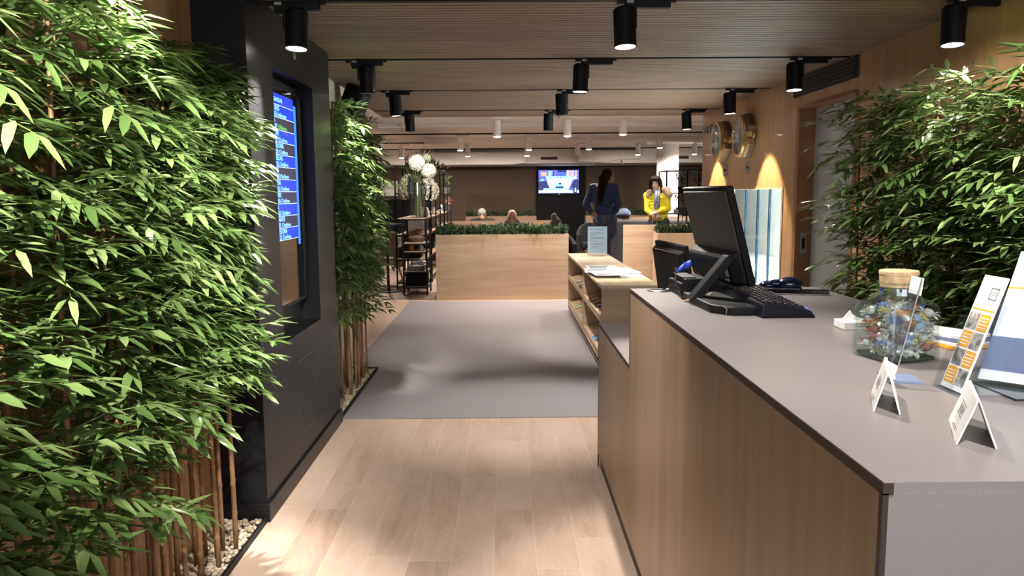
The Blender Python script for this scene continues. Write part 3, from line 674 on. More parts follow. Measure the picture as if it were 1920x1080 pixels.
# ---------------------------------------------------------------- magazine cabinet
C_ = thing('magazine_cabinet', 'low open wooden magazine cabinet with sloping shelves beyond the counter', 'cabinet', (.97, 7.6, 0))
mx0, mx1, my0, my1, mz = .750, 1.205, 6.02, 9.32, .70
MB().box(mx0-.006, mx1+.006, my0-.006, my1+.006, mz-.022, mz).build('top', M['oaky'], C_, bevel=.002)
wv = M['oak']
MB().box(mx0, mx1, my0, my0+.022, .03, mz-.0225).build('end_panel', wv, C_); MB().box(mx0, mx1, my1-.022, my1, .03, mz-.0225).build('end_panel', wv, C_)
MB().box(mx0, mx1-.02, 7.53, 7.552, .03, mz-.0225).build('divider', wv, C_)
MB().box(mx1-.018, mx1, my0+.022, my1-.022, .03, mz-.0225).build('back_panel', wv, C_)
MB().box(mx0, mx1-.018, my0+.022, my1-.022, .045, .065).box(mx0, mx0+.018, my0+.022, my1-.022, .03, .085).build('bottom', M['oaky'], C_)
MB().box(mx0+.03, mx1-.02, my0+.03, my1-.03, 0, .03).build('plinth', M['edge'], C_)
for (ya, yb) in ((my0+.022, 7.53), (7.552, my1-.022)):
    for zz in (.40, .095):
        a = MB(); a.prism([(mx0+.02, ya, zz+.0), (mx0+.02, ya, zz+.014), (mx1-.02, ya, zz+.154), (mx1-.02, ya, zz+.14)], (0, yb-ya, 0)).build('sloping_shelf', M['oaky'], C_)
        MB().box(mx0+.004, mx0+.020, ya, yb, zz-.012, zz+.038).build('shelf_lip', M['oaky'], C_)
slope = math.atan2(.14, mx1-mx0-.04)
mg = [('dark magazine with a silver cover leaning on the upper shelf nearest the counter', .40, 6.17, M['inkdark'], 'mag'), ('grey magazine on the upper shelf nearest the counter, second from the near end', .40, 6.43, M['photogrey'], 'mag'),
      ('dark glossy magazine on the upper shelf of the near bay, in its middle', .40, 6.80, M['inkdark'], 'mag'), ('blue leaflet on the lower shelf of the near bay', .095, 6.85, mat('blue_cover', (.08, .30, .60), .4), 'm'),
      ('white magazine on the lower shelf nearest the counter end', .095, 6.3, M['paper'], 'm'), ('green leaflet on the lower shelf of the far bay', .095, 8.75, mat('green_cover', (.25, .50, .12), .4), 'm'),
      ('pale blue booklet on the lower shelf of the far bay, nearer than the green leaflet', .095, 8.15, mat('pale_cover', (.50, .58, .68), .4), 'm'), ('dark magazine stack on the upper shelf of the far bay', .40, 8.2, M['inkdark'], 'm'),
      ('grey magazine on the upper shelf of the far bay beyond the dark stack', .40, 8.7, M['photogrey'], 'm'), ('brown magazine on the upper shelf of the near bay beside the divider', .40, 7.2, M['leather'], 'm')]
for lab, zz, yy, mt_, _ in mg:
    a = MB(); T = Matrix.Translation((mx0+.022, yy, zz+.0155)) @ Matrix.Rotation(-slope, 4, 'Y') @ Matrix.Rotation(rnd.uniform(-.06, .06), 4, 'Z')
    a.T = T; a.box(0.004, .27, -.10, .10, 0, .006); a.mi = 1; a.box(.19, .25, -.08, .08, .006, .0064); a.box(.03, .10, -.07, .02, .006, .0064)
    tag(a.build('magazine', [mt_, M['paper'] if mt_ is not M['paper'] else M['inkgrey']], origin=T.translation), lab, 'magazine', 'magazines in the low cabinet')
# newspapers on top
news = [(.90, 6.72, .06, .30, .36, 'newspaper with a folded curling edge, nearest the counter on the cabinet top'), (.86, 7.02, -.10, .28, .38, 'grey printed newspaper lying open on the left of the cabinet top'),
        (1.04, 7.05, .14, .29, .40, 'white newspaper spread on the right of the cabinet top'), (.93, 7.42, .03, .30, .38, 'newspaper with dark photographs at the far side of the spread'), (1.09, 6.72, -.05, .20, .34, 'white folded newspaper at the near right edge of the cabinet top')]
for i, (x, y, r_, w_, l_, lab) in enumerate(news):
    z = mz+.001+.006*(4-i); t = Matrix.Translation((x, y, z)) @ Matrix.Rotation(r_, 4, 'Z'); a = MB(); a.T = t
    a.box(-w_/2, w_/2, -l_/2, l_/2, 0, .005); a.prism([(-w_/2, -l_/2, .005), (-w_/2, -l_/2, .006), (w_/2, -l_/2, .006), (w_/2, -l_/2, .005)], (0, l_*.99, 0))
    a.mi = 1
    if i in (0, 1, 3):
        for q in range(3 if i else 1):
            a.box(-w_*.42, w_*(.02+.1*q), l_*(-.40+.28*q), l_*(-.22+.28*q), .006, .0064)
        for q in range(12): a.box(w_*.12, w_*.42, l_*(-.42+.07*q), l_*(-.405+.07*q), .006, .0064)
    else:
        for q in range(10): a.box(-w_*.40, w_*.38, l_*(-.42+.085*q), l_*(-.412+.085*q), .006, .0063)
    tag(a.build('newspaper', [M['paper'], M['newsink']], origin=t.translation), lab, 'newspaper', 'newspapers on the cabinet')
# notice in acrylic stand
nt = thing('notice_stand', 'upright white printed notice in a clear stand on the wooden cabinet', 'notice', (1.075, 9.12, mz))
MB().box(.965, 1.195, 9.10, 9.105, mz+.012, mz+.335).build('notice_sheet', mat('notice_paper', (.62, .72, .86), .5), nt)
MB().box(.957, 1.203, 9.094, 9.098, mz+.004, mz+.340).box(.957, 1.203, 9.06, 9.16, mz, mz+.004).build('clear_stand', M['acrylic'], nt)
a = MB()
for (z0, x_, w2_) in ((.300, .985, .04), (.300, 1.045, .10), (.265, .99, .12), (.253, .99, .16), (.232, .993, .065), (.205, .99, .15), (.192, .99, .155), (.178, .99, .02), (.163, .993, .075), (.135, 1.0, .10), (.122, .99, .15), (.098, 1.0, .08)):
    a.box(x_, x_+w2_, 9.0995, 9.10, mz+z0-.0045, mz+z0)
a.build('printed_lines', M['inkgrey'], nt)

# ---------------------------------------------------------------- planters with hedges
def leafquad(mb, p, d, n, l, w_):
    d = d.normalized(); s_ = d.cross(n).normalized(); up2 = s_.cross(d).normalized()
    a = mb.bm.verts.new(p); b_ = mb.bm.verts.new(p+d*l*.45+s_*w_/2+up2*l*.06); c = mb.bm.verts.new(p+d*l-up2*l*.05); e_ = mb.bm.verts.new(p+d*l*.45-s_*w_/2+up2*l*.06)
    mb.bm.faces.new((a, b_, c)); mb.bm.faces.new((a, c, e_))
def hedge(parent, x0, x1, y0, y1, z0, z1, n, ls=.03):
    a = MB(); r = random.Random(int(x0*100)+n)
    for _ in range(n):
        c = Vector((r.uniform(x0, x1), r.uniform(y0, y1), z0+(z1-z0)*r.random()**.8*(.75+.25*math.sin(_*1.7))))
        ax_ = Vector((r.uniform(-1, 1), r.uniform(-1, .6), r.uniform(.1, 1.3))).normalized()
        for k in range(7):
            d = (ax_+Vector((r.uniform(-1, 1), r.uniform(-1, 1), r.uniform(-.7, 1)))*.9).normalized()
            leafquad(a, c+ax_*k*.006, d, Vector((r.uniform(-1, 1), r.uniform(-1, 1), 1)), ls*r.uniform(.7, 1.2), ls*.42)
    return a.build('hedge_foliage', M['hedge'], parent, fixn=False)
def planter(x0, x1, y0, y1, z, label, n, hz=.085, ls=.032, m=None, hx=None):
    t = thing('wooden_planter', label, 'planter', ((x0+x1)/2, (y0+y1)/2, 0))
    a = MB(); th = .018; a.box(x0, x1, y0, y0+th, .0, z).box(x0, x1, y1-th, y1, 0, z).box(x0, x0+th, y0+th, y1-th, 0, z).box(x1-th, x1, y0+th, y1-th, 0, z); a.build('box', m or M['oak'], t)
    MB().box(x0+th, x1-th, y0+th, y1-th, z-.08, z-.02).build('soil', M['soil'], t)
    if n: hedge(t, *(hx or (x0+.02, x1-.02)), y0+.02, y1-.02, z-.02, z+hz, n, ls)
    return t
planter(-.950, .835, 10.30, 10.62, .885, 'long waist-high oak planter box with a clipped hedge in the middle of the room', 1200, .10, .038)
planter(2.03, 3.0, 10.30, 10.62, .885, 'oak planter box with low hedge at the right, behind the tilted monitor', 650, .10, .038)
# partition panel left of the second planter
tag(MB().box(1.63, 3.0, 10.70, 10.735, 0, .985).build('partition_panel', M['oak']), 'plain oak partition panel standing behind the right-hand planter', 'partition')
tag(MB().box(-.86, .75, 10.68, 10.71, 0, .945).build('partition_panel', M['oak']), 'oak rear panel rising just above the long hedge planter', 'partition')
shade = wood('brown_oak', (.17, .105, .065), (.24, .155, .10), 'X', 20, .5)  # oak with the shade of the back rows darkened into its colour
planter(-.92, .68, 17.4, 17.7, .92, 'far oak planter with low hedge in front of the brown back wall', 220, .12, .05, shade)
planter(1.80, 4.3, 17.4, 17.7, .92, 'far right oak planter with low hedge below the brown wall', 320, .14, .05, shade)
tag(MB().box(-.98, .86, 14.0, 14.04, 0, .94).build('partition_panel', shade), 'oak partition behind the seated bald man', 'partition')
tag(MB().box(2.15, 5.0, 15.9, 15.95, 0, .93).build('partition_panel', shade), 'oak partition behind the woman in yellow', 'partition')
# TV panel
tag(MB().box(.757, 1.99, 19.40, 19.5, 0, 2.10).build('screen_wall_panel', M['blackmat']), 'tall black panel on the back wall that carries the television', 'wall panel')
TV = thing('television', 'wall-mounted television showing a studio debate on the black panel', 'television', (1.32, 19.38, 1.41))
MB().box(.800, 1.835, 19.34, 19.39, 1.405, 2.015).build('frame', M['black'], TV, bevel=.005)
def em(n, c, s_=1.0): return mat('tv_'+n, (0, 0, 0), .4, emit=c, es=s_)
tvm = [em('blue', (.05, .09, .45)), em('white', (.80, .93, 1), 1.25), em('navy', (.005, .01, .09)), em('cyan', (.25, .62, .85)), em('tan', (.45, .28, .20)), em('violet', (.12, .10, .42)), em('sky', (.20, .38, .75))]
a = MB(); y_ = 19.3385
def tv(mi, u0, u1, v0, v1, k=0): a.mi = mi; a.box(.815+u0*1.005, .815+u1*1.005, y_-.0006*(k+1), y_-.0006*k, 1.425+v0*.575, 1.425+v1*.575)
def tvp(mi, pts, k=1): a.mi = mi; a.prism([(.815+u*1.005, y_-.0006*(k+1), 1.425+v*.575) for u, v in pts], (0, .0006, 0))
tv(0, 0, 1, 0, 1); tv(5, .02, .98, .72, .98, 1); tv(4, .06, .20, .74, .92, 2); tv(6, .24, .32, .72, .96, 2); tv(2, .35, .38, .74, .95, 2); tv(3, .33, .345, .8, .95, 2); tv(2, .47, .69, .92, 1, 2); tv(0, .44, .70, .74, .92, 2)
tv(1, .70, .74, .72, .98, 2); tv(4, .75, .80, .74, .98, 2); tv(1, .82, .87, .76, .96, 3); tv(2, .83, .86, .82, .88, 4); tv(4, .90, .95, .7, .98, 2); tv(3, .18, .88, .60, .74, 2)
tvp(1, [(.20, .62), (.85, .62), (.76, .22), (.26, .22)], 2); tv(2, .485, .54, .62, .76, 4); tv(1, .50, .525, .64, .74, 5); tv(3, .39, .64, .24, .46, 4); tv(2, .42, .62, .22, .30, 5); tv(2, .5, .56, .38, .46, 5)
tvp(2, [(.0, .5), (.10, .58), (.20, .50), (.28, .22), (.26, .1), (0, .1)], 4); tvp(6, [(.02, .52), (.10, .66), (.16, .54)], 5); tvp(2, [(.78, .2), (.86, .5), (.93, .62), (1, .55), (1, .1), (.80, .1)], 4); tvp(1, [(.86, .60), (.91, .76), (.96, .62)], 5)
tv(3, .12, .76, .13, .22, 6); tv(1, .0, .86, .02, .13, 6); tv(0, .76, .86, .12, .24, 7); tv(2, .86, .96, .02, .20, 7); tv(1, .90, .93, .06, .22, 8); tv(1, .96, 1, .02, .13, 7)
a.build('screen', tvm, TV)
MB().box(1.30, 1.35, 19.335, 19.345, 1.398, 1.408).build('brand_light', M['silver'], TV)
# white art panel on far left
tag(MB().box(-3.6, -2.72, 19.40, 19.5, 1.39, 1.76).build('white_wall_panel', M['white']), 'plain white lit panel on the far brown wall left of the shelving', 'wall panel')
tag(MB().box(-6, -1.9, 19.38, 19.50, 0.001, 1.30).build('dark_wall_panel', M['blackmat']), 'dark lower wall panel far behind the shelving on the left', 'wall panel')
# column and duct
struct('wall_column', MB().lathe([(.225, 0), (.225, 2.42)], (3.38, 16.2, 0), 'Z', 40), M['plasterwhite'], smooth=False)
D = thing('air_duct', 'white ceiling air duct with a kink running above the brown back wall', 'air duct', (.3, 17.4, 2.08))
MB().prism([(-1.95, 17.3, 2.07), (.15, 17.3, 2.07), (.45, 17.3, 2.10), (.45, 17.3, 2.33), (.15, 17.3, 2.35), (-1.95, 17.3, 2.35)], (0, .3, 0)).build('left_section', M['plasterwhite'], D, bevel=.03)
MB().prism([(1.6, 17.3, 2.12), (2.2, 17.3, 2.10), (2.55, 17.3, 2.17), (3.0, 17.3, 2.17), (3.05, 17.3, 2.38), (1.6, 17.3, 2.38)], (0, .3, 0)).build('right_section', M['plasterwhite'], D, bevel=.03)
for xx in (-1.1, -.35, 1.95, 2.6): MB().box(xx, xx+.012, 17.29, 17.61, 2.065, 2.385).build('seam_flange', M['white'], D)
for i, (x_, lab) in enumerate(((.98, 'slotted vent in the white bulkhead above the television'), (3.95, 'slotted vent in the white bulkhead right of the round column'))):
    v_ = thing('bulkhead_vent', lab, 'vent', (x_, 17.6, 2.22))
    MB().box(x_-.27, x_+.27, 17.585, 17.6, 2.14, 2.29).build('frame', M['plasterwhite'], v_, bevel=.004)
    MB().box(x_-.19, x_+.19, 17.578, 17.586, 2.18, 2.245).build('slots', mat('vent_brown', (.06, .035, .025), .7), v_)
# ---------------------------------------------------------------- black metal shelving on the left
def shelving(label, x0, x1, y0, y1, z, levels, nbay, name='metal_shelving'):
    t = thing(name, label, 'shelving', ((x0+x1)/2, (y0+y1)/2, 0))
    ys = [y0+(y1-y0)*k/nbay for k in range(nbay+1)]
    for yy in ys:
        for xx in (x0, x1): MB().box(xx-.011, xx+.011, yy-.011, yy+.011, 0, z).build('post', M['black'], t)
    for zz in levels:
        MB().box(x0-.01, x1+.01, y0-.01, y1+.01, zz-.022, zz-.004).build('shelf_frame', M['black'], t)
        MB().box(x0+.005, x1-.005, y0+.005, y1-.005, zz-.004, zz+.004).build('shelf_board', M['shelfwood'], t)
    return t
shelving('low black metal shelf unit carrying the big flower vase at its top', -1.46, -1.13, 10.85, 11.35, 1.09, (.12, .34, .62, .74, 1.088), 1)
shelving('long tall black metal shelving running back toward the brown wall on the left', -1.66, -1.22, 11.60, 17.0, 1.86, (.10, .45, .82, 1.06, 1.45, 1.86), 6)
# things on the low unit
tag(MB().box(-1.44, -1.15, 10.88, 11.3, .128, .30).build('storage_box', M['blackmat'], bevel=.005), 'black storage box on the bottom level of the low shelf unit', 'box')
tag(MB().box(-1.42, -1.17, 10.9, 11.28, .346, .41).build('drawer_box', M['greyfab'], bevel=.005), 'flat grey box on the second level of the low shelf unit', 'box')
for i in range(5):
    a = MB(); a.T = Matrix.Translation((-1.28, 11.05, .412+i*.014)) @ Matrix.Rotation(.1*i-.15, 4, 'Z'); a.box(-.10, .10, -.13, .13, 0, .012)
    tag(a.build('magazine', (M['paper'], M['photogrey'], M['bluegrey'], M['leather'], M['paper'])[i]), ('white magazine at the bottom', 'grey magazine second from the bottom', 'blue-grey magazine in the middle', 'brown magazine second from the top', 'white magazine on top')[i]+' of the pile in the low shelf unit', 'magazine', 'magazine pile in the low shelf unit')
tag(MB().lathe([(.10, 0), (.13, .06), (.10, .10)], (-1.30, 11.1, .744), 'Z', 20).build('basket', mat('wicker', (.10, .06, .04), .8)), 'dark round basket under the top of the low shelf unit', 'basket')
for i in range(14):
    an = i*2.4; r_ = .085*math.sqrt(i/14); a = MB(); c = Vector((-1.30+r_*math.cos(an), 11.1+r_*math.sin(an), .87+.02*(i % 3)))
    for k in range(7):
        q = 2*PI*k/7; leafquad(a, c, Vector((math.cos(q), math.sin(q), .5)), Vector((0, 0, 1)), .045, .03)
    a.ball(c, .016, 6)
    tag(a.build('dried_flower', mat('dried', (.30, .16, .10), .8) if i == 0 else bpy.data.materials['dried']), 'brown dried flower head in the dark basket on the low shelf unit', 'dried flower', 'dried flowers in the basket')
for i, (x_, s_) in enumerate(((-1.36, .0), (-1.22, .03))):
    tag(MB().lathe([(.028, 0), (.034, .05), (.015, .08), (.018, .10)], (x_, 11.0, .628), 'Z', 14).build('small_vase', M['paper'] if i else M['orange'], smooth=True), ('small orange vase on the third level of the low shelf unit', 'small white vase on the third level of the low shelf unit')[i], 'vase')
# vase and bouquet
vz = 1.093; vx, vy = -1.262, 11.05
V = thing('glass_vase', 'tall clear glass cylinder vase holding the large bouquet on the low shelf', 'vase', (vx, vy, vz))
MB().lathe([(.098, 0), (.10, .01), (.10, .50), (.094, .50), (.094, .02)], (vx, vy, vz), 'Z', 32).build('glass', M['jar'], V, smooth=False)
B_ = thing('flower_bouquet', 'large bouquet of white hydrangea, green amaranth and bare twigs in the glass vase', 'flowers', (vx, vy, vz+.03))
a = MB()
for k in range(16):
    an = k*2.4; r0 = .05; tx, ty = vx+.16*math.cos(an), vy+.12*math.sin(an)
    a.tube([(vx+r0*math.cos(an), vy+r0*math.sin(an), vz+.03), (vx+.03*math.cos(an+1), vy+.03*math.sin(an+1), vz+.40), (tx, ty, vz+.62+.10*rnd.random())], .005, 6)
a.build('stem', mat('stem_green', (.10, .14, .06), .6), B_)
def blossom(c, r_, mt_, n, name, ls):
    a = MB()
    for k in range(n):
        ph_ = math.acos(1-2*(k+.5)/n); th_ = PI*(1+5**.5)*k; d = Vector((math.cos(th_)*math.sin(ph_), math.sin(th_)*math.sin(ph_), math.cos(ph_)))
        p = Vector(c)+d*r_*rnd.uniform(.85, 1.02)
        for q in range(4):
            t_ = d.orthogonal().normalized(); t_.rotate(Quaternion(d, q*PI/2+k)); leafquad(a, p, (t_+d*.35), d, ls, ls*.8)
    a.ball(c, r_*.62, 12); a.build(name, mt_, B_, fixn=False)
blossom((vx+.01, vy-.10, vz+.77), .110, M['porcelain'], 150, 'hydrangea', .034)
blossom((vx+.17, vy-.05, vz+.66), .10, M['porcelain'], 130, 'hydrangea', .034)
blossom((vx-.02, vy+.10, vz+.62), .10, M['petalgreen'], 110, 'hydrangea', .034)
blossom((vx+.14, vy+.02, vz+.84), .06, M['petalgreen'], 70, 'hydrangea', .02)
for (dx, dy, dz, ln) in ((-.17, -.06, .60, .34), (-.13, -.10, .62, .30), (.19, -.08, .58, .34), (.23, -.03, .52, .26), (.13, -.12, .56, .30), (-.20, .02, .56, .26)):
    a = MB()
    for k in range(180):
        t_ = (k % 90)/90; c = Vector((vx+dx*(1+.25*math.sin(t_*3))+rnd.uniform(-.03, .03)*(1-t_*.5), vy+dy+rnd.uniform(-.02, .02), vz+dz-ln*t_)); d = Vector((rnd.uniform(-1, 1), rnd.uniform(-1, 1), -.6))
        leafquad(a, c, d, Vector((0, 0, 1)), .034*(1.1-.6*t_), .016)
    a.build('amaranth', M['porcelain'] if dx > .1 else M['petalgreen'], B_, fixn=False)
for k in range(11):
    an = rnd.uniform(0, 2*PI); a = MB(); top = Vector((vx+.05*math.cos(an)+rnd.uniform(-.20, .22), vy+.1*math.sin(an), vz+rnd.uniform(.88, 1.05)))
    base = Vector((vx, vy, vz+.45)); mid = base.lerp(top, .55)+Vector((rnd.uniform(-.03, .03), 0, 0)); a.tube([base, mid, top], [.005, .004, .002], 5)
    for q in range(9):
        t_ = .5+.06*q; leafquad(a, mid.lerp(top, (t_-.5)/.5), Vector((rnd.uniform(-1, 1), rnd.uniform(-1, 1), .8)), Vector((0, 0, 1)), .04, .014)
    a.build('twig', mat('dried_twig', (.16, .09, .06), .8) if k == 0 else bpy.data.materials['dried_twig'], B_, fixn=False)
for k in range(3):
    a = MB()
    for q in range(60):
        c = Vector((vx+(-.14, .06, .20)[k]+rnd.uniform(-.05, .05), vy+rnd.uniform(-.06, .06), vz+(.70, .52, .74)[k]+rnd.uniform(-.08, .08)))
        leafquad(a, c, Vector((rnd.uniform(-1, 1), rnd.uniform(-1, 1), rnd.uniform(-.5, 1))), Vector((0, 0, 1)), .05, .02)
    a.build('green_leaves', M['hedge'], B_, fixn=False)
# items on the tall shelving
tall = [(-1.30, 11.9, 1.066, 'grey', .10, .17, 'grey storage tub'), (-1.32, 12.7, 1.066, 'white', .05, .15, 'white jar'), (-1.30, 13.5, 1.066, 'glassv', .06, .27, 'tall clear vase'), (-1.34, 14.4, 1.066, 'white', .04, .12, 'small white pot'),
        (-1.34, 12.2, 1.456, 'orange', .06, .26, 'orange glass bottle'), (-1.36, 14.0, 1.456, 'orange', .05, .22, 'amber glass vase'), (-1.34, 15.8, 1.066, 'steel', .06, .16, 'steel pot')]
for i, (x_, y_0, z_, mt_, r_, h_, lab) in enumerate(tall):
    mm = {'grey': M['steel'], 'white': M['paper'], 'glassv': M['jar'], 'orange': mat('amber', (.45, .14, .02), .2), 'steel': M['silver']}[mt_]
    tag(MB().lathe([(r_*.8, 0), (r_, h_*.3), (r_*.9, h_*.8), (r_*.6, h_*.92), (r_*.7, h_)], (x_, y_0, z_), 'Z', 18).build('vase' if mt_ != 'grey' else 'storage_tub', mm, smooth=True),
        lab+(' on the middle' if z_ < 1.2 else ' on the upper')+' level of the long black shelving, %s' % ('nearest', 'second', 'third', 'fourth', 'nearer', 'farther', 'farthest')[i], 'vase' if mt_ != 'grey' else 'tub')
def spiky(name, label, cat, c, h_, w_, n, m_, pot=None, ll=.12):
    t = thing(name, label, cat, c)
    a = MB(); c = Vector(c)
    for k in range(n):
        d = Vector((rnd.uniform(-1, 1), rnd.uniform(-1, 1), rnd.uniform(.1, 1.6))); leafquad(a, c+Vector((rnd.uniform(-.4, .4)*w_, rnd.uniform(-.4, .4)*w_, h_*rnd.uniform(.35, .85))), d, Vector((0, 0, 1)), ll*rnd.uniform(.6, 1.1), ll*.28)
    a.build('leaves', m_, t, fixn=False)
    MB().tube([c+Vector((0, 0, .02)), c+Vector((.01, 0, h_*.7))], .008, 6).build('stem', M['cane'], t)
    MB().lathe([(w_*.25, 0), (w_*.36, h_*.3), (w_*.30, h_*.32)], c, 'Z', 16).build('pot', pot or M['greyfab'], t, smooth=False)
spiky('potted_plant', 'green spiky plant at the far end of the long black shelving', 'plant', (-1.26, 16.4, 1.456), .36, .24, 40, M['leafA'])
spiky('potted_plant', 'pinkish dried plant below the green one at the far end of the long black shelving', 'plant', (-1.26, 16.5, 1.066), .30, .22, 34, mat('pink_leaf', (.30, .17, .13), .7))
for i, yy in enumerate((12.0, 13.2, 14.4, 15.6)):
    spiky('dried_branches', ('nearest', 'second', 'third', 'farthest')[i]+' bunch of dried branches lying on the top of the long black shelving', 'dried branches', (-1.38, yy, 1.866), .14, .5, 30, bpy.data.materials['dried_twig'], M['greyfab'], .12)
for i in range(7):
    z_ = (.456, .826, .106)[i % 3]; yy = 11.9+i*.7
    tag(MB().box(-1.6, -1.32, yy-.16, yy+.16, z_, z_+.16+.03*(i % 2)).build('storage_box', (M['blackmat'], M['paper'], M['mauvefab'])[i % 3], bevel=.006), ('black', 'white', 'brown')[i % 3]+' box on the '+('second', 'third', 'bottom')[i % 3]+' level of the long shelving, '+('nearest', 'second', 'third', 'fourth', 'fifth', 'sixth', 'farthest')[i]+' box', 'box')

# ---------------------------------------------------------------- chairs, tables
def armchair(label, loc, rz, fab, group=None, s_=1.0):
    t = thing('armchair', label, 'chair', (0, 0, 0), group, world=False)
    W = .31*s_
    a = MB(); a.box(-W+.05, W-.05, -.26, .24, .36, .46); a.build('seat', fab, t, bevel=.03, world=False)
    a = MB(); n = 18; inner = []; outer = []
    for k in range(n+1):
        an = math.radians(-20+220*k/n); hh = .62+.22*max(0, math.sin(an))**1.5*1.0
        ca, sa = math.cos(an), math.sin(an)
        outer.append(((W+.02)*ca, (.29)*sa, hh)); inner.append(((W-.045)*ca, (.29-.06)*sa, hh))
    vo = [[a.v((x, y, .30)), a.v((x*1.03, y*1.05, z))] for x, y, z in outer]; vi = [[a.v((x, y, .30)), a.v((x*1.03, y*1.05, z))] for x, y, z in inner]
    for k in range(n):
        a._f([vo[k][0], vo[k+1][0], vo[k+1][1], vo[k][1]]); a._f([vi[k][0], vi[k][1], vi[k+1][1], vi[k+1][0]])
        a._f([vo[k][1], vo[k+1][1], vi[k+1][1], vi[k][1]]); a._f([vo[k][0], vi[k][0], vi[k+1][0], vo[k+1][0]])
    for k in (0, n): a._f([vo[k][0], vo[k][1], vi[k][1], vi[k][0]])
    a.build('backrest', fab, t, bevel=.015, smooth=False, world=False)
    for sx in (-1, 1):
        for sy in (-1, 1): MB().tube([(sx*.18, sy*.16, .36), (sx*.25, sy*.24, 0.006)], [.017, .010], 8).build('leg', M['woodleg'], t, world=False)
    t.location = loc; t.rotation_euler = (0, 0, rz); return t
armchair('grey tub armchair beside the standing man, left of the oak partition', (1.93, 11.75, 0), 2.6, M['greyfab'])
armchair('mauve-brown tub chair tucked behind the right-hand planter', (2.19, 11.15, 0), 1.3, M['mauvefab'], s_=.8)
armchair('dark armchair behind the bald man', (.10, 13.1, 0), 0, M['darkfab'])
armchair('dark armchair at the table left of the bald man', (-.42, 13.1, 0), 0, M['darkfab'])
armchair('dark armchair at the back row, under the person with the cap', (-.5, 16.7, 0), 0, M['darkfab'])
armchair('dark armchair at the back row, right of the person with the cap', (.25, 16.7, 0), 0, M['darkfab'])
armchair('dark armchair at the right end of the long planter with a jacket over it', (.80, 12.4, 0), 0, M['darkfab'])
armchair('black armchair behind the standing man', (1.72, 15.2, 0), .2, M['darkfab'])
armchair('beige armchair behind the bamboo, left of the low shelf unit', (-1.95, 12.0, 0), -.4, M['beigefab'])
armchair('second beige armchair farther left behind the bamboo', (-2.5, 13.2, 0), -.6, M['beigefab'])
sofa = thing('sofa', 'long dark sofa in front of the far right partition', 'sofa', (3.2, 15.3, 0))
MB().box(1.95, 4.6, 15.5, 15.72, .1, .88).build('backrest', M['greyfab'], sofa, bevel=.04); MB().box(1.95, 4.6, 14.9, 15.5, .12, .45).build('seat', M['greyfab'], sofa, bevel=.04); MB().box(2.0, 4.5, 14.95, 15.6, 0.006, .12).build('plinth', M['black'], sofa)
tb = thing('table', 'wooden table in front of the bald man, hidden by the hedge', 'table', (.1, 12.0, 0))
MB().box(-.75, .65, 11.7, 12.3, .715, .74).build('tabletop', M['oak'], tb, bevel=.003)
for sx in (-.7, .6):
    for sy in (11.76, 12.24): MB().box(sx-.02, sx+.02, sy-.02, sy+.02, .006, .715).build('leg', M['black'], tb)
st = thing('side_table', 'small round dark table between partition and mauve chair', 'table', (2.02, 10.95, 0))
MB().lathe([(.14, 0), (.14, .015)], (2.02, 10.95, .58), 'Z', 24).build('tabletop', M['black'], st); MB().tube([(2.02, 10.95, .01), (2.02, 10.95, .58)], .012, 8).build('pole', M['black'], st); MB().lathe([(.12, 0), (.11, .012)], (2.02, 10.95, .004), 'Z', 24).build('base', M['black'], st)
bt = thing('side_table', 'round black side table left of the low shelf unit behind the bamboo', 'table', (-1.75, 11.3, 0))
MB().lathe([(.26, 0), (.26, .02)], (-1.75, 11.3, .98), 'Z', 28).build('tabletop', M['black'], bt); MB().tube([(-1.75, 11.3, 0.01), (-1.75, 11.3, .98)], .02, 8).build('pole', M['black'], bt); MB().lathe([(.2, 0), (.18, .015)], (-1.75, 11.3, .001), 'Z', 24).build('base', M['black'], bt)
pil = MB(); pil.ball((-.36, 12.0, .86), (.09, .06, .12), 14, Matrix.Rotation(.3, 3, 'Y')); tag(pil.build('bag', mat('grey_bag', (.30, .29, .29), .7), smooth=True), 'pale grey bag standing on the table left of the bald man', 'bag')
ct_ = MB(); ct_.cap((.80, 12.62, .87), (.78, 12.58, 1.06), .10, .05); ct_.cap((.86, 12.6, .84), (.84, 12.56, .98), .09, .05); ct_.cap((.72, 12.6, .82), (.76, 12.56, .95), .08, .05)
tag(ct_.build('jacket', mat('grey_jacket', (.085, .082, .078), .8), remesh=.015), 'grey hooded jacket draped on an armchair back at the end of the long hedge', 'jacket')
bg = MB(); bg.cap((2.15, 15.95, .98), (2.45, 15.93, 1.02), .07, .10); bg.cap((2.30, 15.93, 1.06), (2.5, 15.9, 1.0), .05, .08)
tag(bg.build('duffel_bag', M['denim'], remesh=.02), 'dark blue bag lying on the far partition between the man and the woman', 'bag')
sc_ = thing('suitcase', 'dark suitcase with a raised twin-tube handle behind the right-hand hedge', 'suitcase', (3.12, 13.4, 0))
MB().box(2.95, 3.3, 13.35, 13.58, .05, .68).build('shell', M['black'], sc_, bevel=.03)
MB().tube([(3.085, 13.46, .66), (3.085, 13.46, 1.02)], .009, 8).tube([(3.165, 13.46, .66), (3.165, 13.46, 1.02)], .009, 8).build('handle_tubes', M['silver'], sc_); MB().box(3.07, 3.18, 13.445, 13.475, 1.015, 1.045).build('grip', M['black'], sc_, bevel=.005)
for sx in (2.98, 3.27): MB().ball((sx, 13.46, .031), .025, 8).build('wheel', M['rubber'], sc_)
